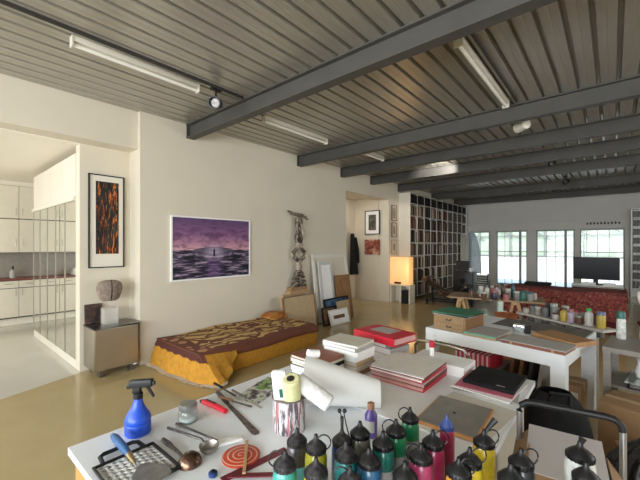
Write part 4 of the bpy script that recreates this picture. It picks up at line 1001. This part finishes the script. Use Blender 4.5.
# --- book stacks
def stack(xc,yc,w,d,z,items,group,where):
    for (nm,h,mc,mp,dx,dy,rz,lab) in items:
        t = thing('book', lab, 'book', (xc+dx,yc+dy,z), D(rz), group)
        MB().bb(-w/2+.004,w/2-.006,-d/2+.004,d/2-.004,.003,h-.003).build('pages', mp, t)
        MB().bb(-w/2,w/2,-d/2,d/2,0,.003).bb(-w/2,w/2,-d/2,d/2,h-.003,h).bb(w/2-.003,w/2,-d/2,d/2,.003,h-.003).build('cover', mc, t)
        z += h+.0006
    return z
stack(-1.34,1.545,.235,.215,Tz,[
 ('b',.022,m_woodbr,m_paper2,0,0,2,'brown book at the bottom of the brown topped stack'),
 ('b',.026,m_blackmatte,m_paper,.004,.0,-2,'black book low in the brown topped stack'),
 ('b',.024,m_paper,m_paper,-.003,.0,1,'white book midway in the brown topped stack'),
 ('b',.020,m_blackmatte,m_paper2,.0,.004,-1,'thin black book high in the brown topped stack'),
 ('b',.018,m_paper2,m_paper,-.004,.0,0,'cream book second from top of the brown topped stack'),
 ('b',.018,m_brown,m_paper2,.0,.0,-2,'reddish brown book on top of the stack behind the rollers')],'books stacked behind the rollers','')
stack(-1.28,1.775,.26,.20,Tz,[
 ('b',.030,m_card,m_paper2,.0,.0,1,'tan book at the bottom of the tall white stack'),
 ('b',.026,m_paper2,m_paper2,.004,.0,-1,'cream book second from the bottom of the tall white stack'),
 ('b',.028,m_tan,m_paper2,-.003,.0,2,'tan book in the middle of the tall white stack'),
 ('b',.032,m_paper,m_paper,.0,.0,-2,'thick white book above the tan ones in tall stack'),
 ('b',.026,m_paper,m_paper,.006,.0,1,'white book near the top of the tall white stack'),
 ('b',.022,m_greycard,m_paper,-.004,.0,-1,'grey covered book second from top of tall white stack'),
 ('b',.014,m_paper2,m_paper,.0,.0,3,'cream brochure on top of the tall white stack')],'books in the tall white stack','')
z = stack(-1.27,2.15,.29,.20,Tz,[
 ('b',.045,m_paper,m_paper,.02,.0,-8,'white book at the bottom beneath the red binder'),
 ('b',.045,m_greycard,m_paper,.03,.0,-10,'pale grey book in the middle beneath the red binder'),
 ('b',.035,m_greyplastic,m_paper,.0,.0,-12,'dark grey book directly under the red binder')],'books under the red binder','')
t = thing('ring_binder','red ring binder with pale label lying on the grey books','binder',(-1.22,2.13,z),D(-10))
MB().bb(-.18,.18,-.125,.125,0,.004).bb(-.18,.18,-.125,.125,.046,.05).bb(-.18,.18,-.125,-.121,.004,.046).build('cover', m_red, t); MB().bb(-.17,.17,-.118,.115,.005,.040).build('pages', m_pinkpage, t)
MB().bb(-.10,.07,-.04,.09,.0505,.0515).build('label', m_greycard, t)
# red edged folders
zz = Tz
for k in range(4):
    h = [.022,.024,.018,.016][k]
    t = thing('red_folder', ['white folder with red edges at the bottom of the folder pile','white folder with red edges second from bottom of pile','white folder with red edges third from bottom of pile','white textured folder with red edges on top of pile'][k],'folder',(-.925+[0,.004,-.003,.002][k],1.895,zz),D([0,.8,-.6,1.2][k]),'red edged folders on the work table')
    MB().bb(-.165,.165,-.165,.165,0,.0035).bb(-.165,.165,-.165,.165,h-.004,h-.0015).bb(.1615,.165,-.165,.165,.0035,h-.004).build('red_cover', m_maroon if k%2 else m_red, t)
    MB().bb(-.162,.160,-.163,.162,.0037,h-.0042).build('pages', m_pinkpage if k<2 else m_paper, t)
    MB().bb(-.165,.165,-.165,.165,h-.0014,h).build('top_sheet', M('linen_sheet',(.70,.67,.61),.8,var=.05,sc=25), t)
    zz += h+.0004
# white paper piles and mats
for k,(xc,yc,w,d,h,mt,lab) in enumerate([(-.80,1.52,.42,.30,.004,m_paper,'white card sheet lying in front of the red edged folders'),(-.83,2.175,.34,.20,.06,m_paper,'thick block of white paper right behind the red edged folders')]):
    solo(MB().bb(-w/2,w/2,-d/2,d/2,0,h), 'paper_pile', mt, lab, 'paper', loc=(xc,yc,Tz), rz=D([3,-2][k]))
zz = Tz
for k in range(3):
    o = solo(MB().bb(-.15,.15,-.16,.16,0,.004), 'mat_board', [m_paper2,m_greycard,m_paper][k], ['cream mat board lowest below the black folder','grey mat board between the two pale ones below black folder','white mat board right beneath the black folder'][k],'mat board','mat boards under the black folder', loc=(-.52,2.04,zz), rz=D([0,6,-5][k])); zz += .0045
solo(MB().bb(-.14,.14,-.15,.15,0,.004), 'pink_folder', M('pink_card',(.50,.14,.20),.6), 'pink folder peeking out under the black folder', 'folder', loc=(-.525,2.06,zz), rz=D(2)); zz+=.0045
t = thing('black_folder','black portfolio folder lying on the pale mat boards','folder',(-.505,2.11,zz),D(-2))
MB().bb(-.128,.128,-.145,.145,0,.020).build('cover', m_blackmatte, t, bev=.003); MB().bb(.04,.08,-.12,-.112,.0202,.0208).build('emblem', m_greycard, t)
solo(MB().bb(-.12,.12,-.16,.16,0,.03), 'white_box', m_white, 'flat white box between the red edged folders and black folder', 'box', loc=(-.62,2.22-.0,Tz+.031), rz=D(8)) if False else None
o,(p0,u,n,w,d) = slab('mat_board','large beige mat board under the grey sleeve','mat board',M('beige_mat',(.64,.61,.55),.7,var=.03),(415,415),(486,444),(512,410),TT+.0005,.003)
t = thing('framed_sleeve','grey sleeved picture with gilt wooden edge in front of black folder','picture',Vector((at(428,420).x,at(428,420).y,Tz+.003)),0)
q0,q1,q2 = at(415,419,TT+.02),at(476,439,TT+.02),at(500,411,TT+.02); u=(q1-q0); w=u.length; u.normalize(); n=Vector((-u.y,u.x,0)); d=(q2-q1).dot(n); t.location=(q0.x,q0.y,Tz+.0035); t.rotation_euler=(0,0,math.atan2(u.y,u.x))
MB().bb(.006,w-.006,.006,d-.006,.002,.016).build('panel', m_greyplastic, t)
MB().bb(0,w,0,.006,0,.014).bb(0,w,d-.006,d,0,.014).bb(0,.006,.006,d-.006,0,.014).bb(w-.006,w,.006,d-.006,0,.014).build('frame', m_woodor, t)
MB().bb(w*.45,w*.5,d*.5,d*.53,.0162,.018).build('fold_mark', m_blackmatte, t)
p = at(402,352)
t = thing('glue_tube','small white tube with red cap lying beside the red binder','tube',(-.90,2.18,Tz+.061),D(30))
MB().lathe([(.014,0),(.016,.05),(.008,.06)],(0,0,.0)).build('body', m_white, t); MB().lathe([(.017,.055),(.017,.09),(.013,.095)]).build('cap', m_red, t)

# --- paint bottles
def bmat(name, col): 
    t_ = NT('paint_bottle_'+name); f = t_.noise(t_.coord(), 22, 3, .6)
    c = t_.ramp(f, [(.35,mix_col(col,.75)),(.6,mix_col(col,1.12)),(.72,tuple(min(1,v*1.0+.06) for v in col))])
    return t_.done(c, .3, 0, None, 0, Coat_Weight=.3)
m_cap = M('bottle_cap_black',(.008,.008,.009),.4,var=.2,sc=60,Specular_IOR_Level=.35)
m_capgrey = M('bottle_cap_spattered',(.026,.023,.025),.5,var=.9,sc=70,Specular_IOR_Level=.35)
m_label = M('bottle_label',(.30,.29,.29),.5,var=.5,sc=45)
def pbottle(label, px, py, col, r=.035, h=.215, cap=None, loop=None, nozzle=0, lab=False, z=Tz):
    p = PZ(px, py, z+h)
    t = thing('paint_bottle', label, 'paint bottle', (p.x,p.y,z), TH, 'squeeze paint bottles at the table end')
    cap = cap or m_cap; hb = h-.050
    MB().lathe([(r*.93,0),(r,.006),(r,hb*.86),(r*.985,hb*.91),(r*.93,hb*.96),(r*.84,hb)],n=24).build('body', col, t)
    c = MB().lathe([(r*.80,hb-.004),(r*.80,hb),(r*.90,hb+.001),(r*.90,hb+.013),(r*.84,hb+.016),(r*.66,hb+.023),(r*.40,hb+.030),(r*.24,hb+.036),(r*.17,hb+.044),(r*.15,h-.001),(r*.10,h)],n=24).build('cap', cap, t)
    g = MB()
    for k in range(20):
        a_ = 2*PI*k/20; g.box((r*.905*math.cos(a_),r*.905*math.sin(a_),hb+.007),(.003,.0036,.012),(0,0,a_))
    g.build('ribbing', cap, c)
    if loop is not None:
        s_ = loop; pts = []
        for k in range(15):
            q_ = k/14; a_ = PI*(.95-1.35*q_)
            pts.append((s_*(r*.70+r*.62*math.cos(a_)), -.004, hb+.028+.022*math.sin(a_)))
        MB().tube(pts,.0021,6).build('cap_strap', cap, c)
    if nozzle: MB().tube([(0,0,h-.012),(.0+nozzle[0],0,h+nozzle[1])],[.004,.006 if nozzle[0]==0 else .010],8).build('nozzle', cap, c)
    if nozzle and nozzle[0] == 0:
        MB().tube([(0,0,h+.03),(-.006,0,h+.05)],.002,6).tube([(r*.8,0,hb+.01),(r*.4,0,h+.01),(.006,0,h+.048)],.002,6).ball((-.008,0,h+.054),.007).ball((.008,0,h+.054),.007).build('twin_plug', m_black, c)
    if lab:
        g = MB(); n_=8
        g.grid(lambda u,v:((r+.0006)*math.cos(-PI*.8+u*PI*.75),(r+.0006)*math.sin(-PI*.8+u*PI*.75),hb*.25+v*hb*.42),10,1); g.build('label', lab if not isinstance(lab,bool) else m_label, t)
    return t
K = {k:bmat(k,v) for k,v in {'umber':(.055,.045,.05),'lime':(.46,.44,.025),'yellow':(.60,.53,.02),'teal':(.03,.30,.26),'navy':(.02,.06,.22),'clear':(.17,.17,.13),'turq':(.04,.27,.28),'blue':(.02,.10,.20),'sea':(.01,.15,.115),'green':(.015,.22,.085),'crimson':(.27,.015,.06),'pink':(.36,.04,.12),'gold':(.56,.40,.02),'orange':(.62,.30,.03),'black':(.012,.013,.016),'white':(.66,.68,.64)}.items()}
m_bluecap = M('bottle_cap_blue',(.03,.06,.22),.4)
m_bluelab = M('bottle_label_blue',(.10,.34,.46),.5,var=.3,sc=30)
pbottle('dark brown bottle with blue label closest to the spattered tin',297,428,K['umber'],.033,.215,m_capgrey,lab=m_bluelab)
pbottle('lime yellow bottle with strap over its spattered cap',316,434,K['lime'],.033,.22,m_capgrey,loop=1)
pbottle('bright yellow bottle in front of the lime yellow one',316,457,K['yellow'],.034,.215,m_capgrey)
pbottle('teal bottle nearest the maroon strips',285,450,K['teal'],.034,.215,m_capgrey,loop=-1,lab=False)
pbottle('deep blue bottle with tall twin plug on its nozzle',342,428,K['navy'],.033,.205,m_capgrey,nozzle=(0,.035))
pbottle('murky clear bottle with black cap behind the blue ones',360,421,K['clear'],.034,.215,m_cap)
pbottle('turquoise bottle with pale blue label in front of deep blue one',346,441,K['turq'],.034,.215,m_capgrey,lab=m_bluelab)
pbottle('slate blue bottle in the middle of the bottles',369,447,K['blue'],.035,.215,m_cap)
pbottle('teal green bottle lowest in front of the turquoise one',350,466,K['teal'],.034,.205,m_capgrey,loop=-1)
pbottle('sea green bottle next to the slate blue one',383,431,K['sea'],.034,.215,m_cap,lab=True)
pbottle('green bottle with strap and grey label behind sea green one',396,419,K['green'],.034,.215,m_cap,loop=-1,lab=True)
pbottle('green bottle standing farthest back beside the mat board',410,407,K['green'],.031,.215,m_cap,loop=-1,lab=True)
pbottle('crimson bottle closest to the camera side of table',405,461,K['crimson'],.034,.21,m_cap)
pbottle('pink bottle with strap in front of the crimson ones',421,443,K['pink'],.034,.215,m_cap,loop=-1)
pbottle('crimson bottle with black cap behind the pink one',433,430,K['crimson'],.034,.215,m_cap,loop=1)
pbottle('slim crimson bottle with blue cap',447,414,K['crimson'],.024,.215,m_bluecap)
pbottle('golden yellow bottle with long slanted nozzle, farthest of the yellow ones',484,429,K['gold'],.033,.215,m_cap,loop=1,nozzle=(.035,.03))
pbottle('golden yellow bottle, middle of the three in a row',470,447,K['gold'],.033,.215,m_cap,loop=1)
pbottle('orange yellow bottle in front of the golden yellow ones',459,457,K['orange'],.034,.215,m_cap,loop=1)
pbottle('black bottle with ring loop on its cap on side table',521,448,K['black'],.034,.215,m_cap,loop=1)
pbottle('black bottle in front of the one with ring loop',511,463,K['black'],.034,.215,m_cap)
pbottle('white bottle with black cap and hooked tip on side table',580,441,K['white'],.037,.23,m_cap,nozzle=(.008,.008),lab=M('bottle_label_pale',(.52,.60,.58),.5,var=.2,sc=40))
pbottle('bottle with black cap in front of the white one',586,462,K['black'],.033,.215,m_cap)
pbottle('dark bottle low in front of the crimson bottle',383,470,K['umber'],.034,.205,m_cap) if False else None
# twin plug on the deep blue bottle
p = PZ(342,428,Tz+.205)
# --- small purple bottle
p = at(371,436)
t = thing('small_bottle','small slim purple bottle with cork coloured cap behind the paint bottles','bottle',(p.x,p.y,Tz))
MB().lathe([(.024,0),(.026,.004),(.026,.088),(.014,.106),(.012,.112)],n=20).build('body', M('violet_bottle',(.10,.06,.26),.3,var=.25,sc=30), t); MB().lathe([(.0135,.110),(.0145,.114),(.0145,.134),(.012,.136)],n=16).build('cap', M('cork_cap',(.33,.17,.10),.7), t)
MB().grid(lambda u,v:(.0266*math.cos(-PI*.75+u*PI*.6),.0266*math.sin(-PI*.75+u*PI*.6),.025+.045*v),8,1).build('label', m_greycard, t)

# ------------------------------------------------------------------ hand truck, carton, bags
HZ = .93
pl_, pr_ = PZ(519.5,400,HZ), PZ(623,420,HZ); pl_.z=pr_.z=0
dv = pr_-pl_; rz = math.atan2(dv.y,dv.x); Wd = dv.length
t = thing('hand_truck','folding hand truck with black and silver tube handle','hand truck',pl_,rz)
MB().tube([(0,0,.72),(0,0,HZ-.05),(.008,0,HZ-.02),(.03,0,HZ-.004),(.06,0,HZ)],.0125,12).build('handle_grip', m_black, t) if False else None
g = MB().tube([(0,0,HZ-.045),(.006,0,HZ-.02),(.028,0,HZ-.003),(.06,0,HZ),(Wd-.06,0,HZ),(Wd-.028,0,HZ-.003),(Wd-.006,0,HZ-.02),(Wd,0,HZ-.045)],.0135,12); g.build('handle_bar', m_black, t)
MB().cyl((0,0,.10),(0,0,HZ-.044),.0115).cyl((Wd,0,.10),(Wd,0,HZ-.044),.0115).build('uprights', M('silver_tube',(.42,.44,.47),.28,.9), t)
MB().bb(0,Wd,-.02,.02,.60,.63).bb(0,Wd,-.02,.02,.30,.33).build('crossbar', m_black, t)
MB().bb(-.02,Wd+.02,-.26,.02,.05,.065).build('toe_plate', m_darksteel, t)
for x in (-.02,Wd+.02): MB().lathe([(.07,-.015),(.08,-.01),(.08,.01),(.07,.015)],(x,.05,.08),18,Matrix.Rotation(PI/2,3,'Y')).build('wheel', m_black, t)
cx0 = PZ(521,452,.84); cx1=PZ(600,475,.84); cfar=PZ(534,425,.84)
u=(cx1-cx0); w=u.length; u.normalize(); rzc=math.atan2(u.y,u.x)
t = thing('open_carton','open cardboard carton with white inner flaps beside the side table','cardboard box',(cx0.x+.02,cx0.y+.02,.067),rzc)
MB().bb(0,w,0,.25,0,.70).build('body', m_card, t)
MB().box((w/2,.125,.735),(w+.02,.30,.004),(D(7),0,0)).build('flap', M('white_lined_card',(.55,.52,.52),.7,var=.03), t)
MB().box((w+.05,.13,.665),(.10,.25,.004),(0,D(55),0)).build('flap', m_card, t)
MB().box((-.03,.15,.71),(.08,.25,.004),(0,D(-45),0)).build('flap', m_card, t)
def bag(u,v):
    a_=u*2*PI; k=math.sin(min(.985,max(.015,v))*PI)**.25
    return (.19*k*math.cos(a_)*(1+.06*math.sin(3*a_+4*v)), .14*k*math.sin(a_), .53*v)
t = thing('black_bag','black soft bag behind the hand truck handle','bag',(-.28,2.62,0),D(20))
MB().grid(lambda u,v: Vector(bag(u,v))*1.0+Vector((0,0,.15*v)), 24, 14).build('body', m_blackmatte, t)
MB().tube([(-.06,-.08,.62),(-.05,-.10,.70),(.05,-.10,.70),(.06,-.08,.62)],.012).build('strap', m_black, t)
MB().bb(-.07,-.03,-.148,-.142,.45,.47).build('buckle', m_chrome, t)
m_bin = M('black_bin_liner',(.012,.012,.013),.25,var=.3,sc=10,bump=1.)
t = thing('rubbish_bag','crumpled black plastic bag on the floor between hand truck and boxes','bag',(.17,2.40,0))
def liner(u,v):
    a_=u*2*PI; k=math.sin(min(.98,max(.03,v))*PI)**.5; w_=1+.10*math.sin(5*a_+6*v)+.06*math.sin(11*a_-9*v)
    return (.21*k*w_*math.cos(a_), .19*k*w_*math.sin(a_), .62*v)
MB().grid(liner, 40, 24).build('body', m_bin, t); MB().tube([(0,0,.58),(.03,.01,.66),(.07,.03,.68)],[.03,.03,.05]).build('knot', m_bin, t)

# ------------------------------------------------------------------ light
sc = bpy.context.scene
w = bpy.data.worlds.new('sky'); sc.world = w; w.use_nodes = True
bg = w.node_tree.nodes['Background']; bg.inputs[0].default_value = (.86,.94,1.0,1); bg.inputs[1].default_value = 1.45
def area(name, loc, rot, sx, sy, power, col=(1,1,1)):
    l = bpy.data.lights.new(name,'AREA'); l.shape='RECTANGLE'; l.size=sx; l.size_y=sy; l.energy=power; l.color=col
    o = bpy.data.objects.new(name,l); o.location=loc; o.rotation_euler=rot; C.objects.link(o); return o
area('daylight_rear_windows', (-.2,RY-.25,1.62), (D(90),0,0), 7.8, 2.2, 480, (.90,.96,1.0))
area('right_side_fill', (RX+.25,5.5,1.82), (D(90),0,D(90)), 5.0, 1.8, 95, (1.0,.97,.92))  # added fill from the right, evens out the left wall
area('daylight_kitchen_window', (-7.55,RY-.25,1.82), (D(90),0,0), 2.6, 1.8, 85, (1.0,.96,.88))
for a,b in wins:
    area('daylight_far_window', ((a+b)/2,FY+.30,1.15), (D(-90),0,0), b-a, 2.0, 1, (1,1,1)).data.cycles.is_portal = True
l = bpy.data.lights.new('spot_lamp','SPOT'); l.energy=90; l.spot_size=D(75); l.spot_blend=.6; l.color=(1,.95,.88); l.shadow_soft_size=.04
o = bpy.data.objects.new('spot_lamp',l); o.location=(-2.75,7.05,3.33); C.objects.link(o)
o.rotation_euler = (Vector((-3.0,7.69,3.29))-Vector(o.location)).to_track_quat('-Z','Y').to_euler()
l = bpy.data.lights.new('paper_lamp_glow','POINT'); l.energy=3; l.color=(1,.6,.25); l.shadow_soft_size=.15
o = bpy.data.objects.new('paper_lamp_glow',l); o.location=(-4.1,8.5,.95); C.objects.link(o)

area('corridor_fill', (-5.5,7.5,2.95), (0,0,0), .3, .3, 9, (1,.93,.82))  # added fill with no fixture, brightens the corridor walls
l = bpy.data.lights.new('sun','SUN'); l.energy=1.1; l.angle=D(1); l.color=(1,.96,.90)
o = bpy.data.objects.new('sun',l); o.location=(0,-10,20); o.rotation_euler=(D(36),0,D(14)); C.objects.link(o)
# ------------------------------------------------------------------ camera
cam = bpy.data.cameras.new('camera'); co = bpy.data.objects.new('camera',cam); C.objects.link(co)
cam.sensor_width = 36; cam.lens = FOC/640*36; cam.shift_y = 5.5/640; cam.clip_start=.05; cam.clip_end=300
co.location = (0,0,HC); co.rotation_euler = (D(90),0,TH); sc.camera = co
vs = sc.view_settings; vs.view_transform='Standard'; vs.look='None'; vs.gamma=1; vs.use_curve_mapping=False; vs.exposure = .36
sc.cycles.use_denoising = True; sc.cycles.max_bounces = 10; sc.cycles.diffuse_bounces = 6; sc.cycles.glossy_bounces = 5; sc.cycles.transparent_max_bounces = 12
sc.cycles.sample_clamp_indirect = 6
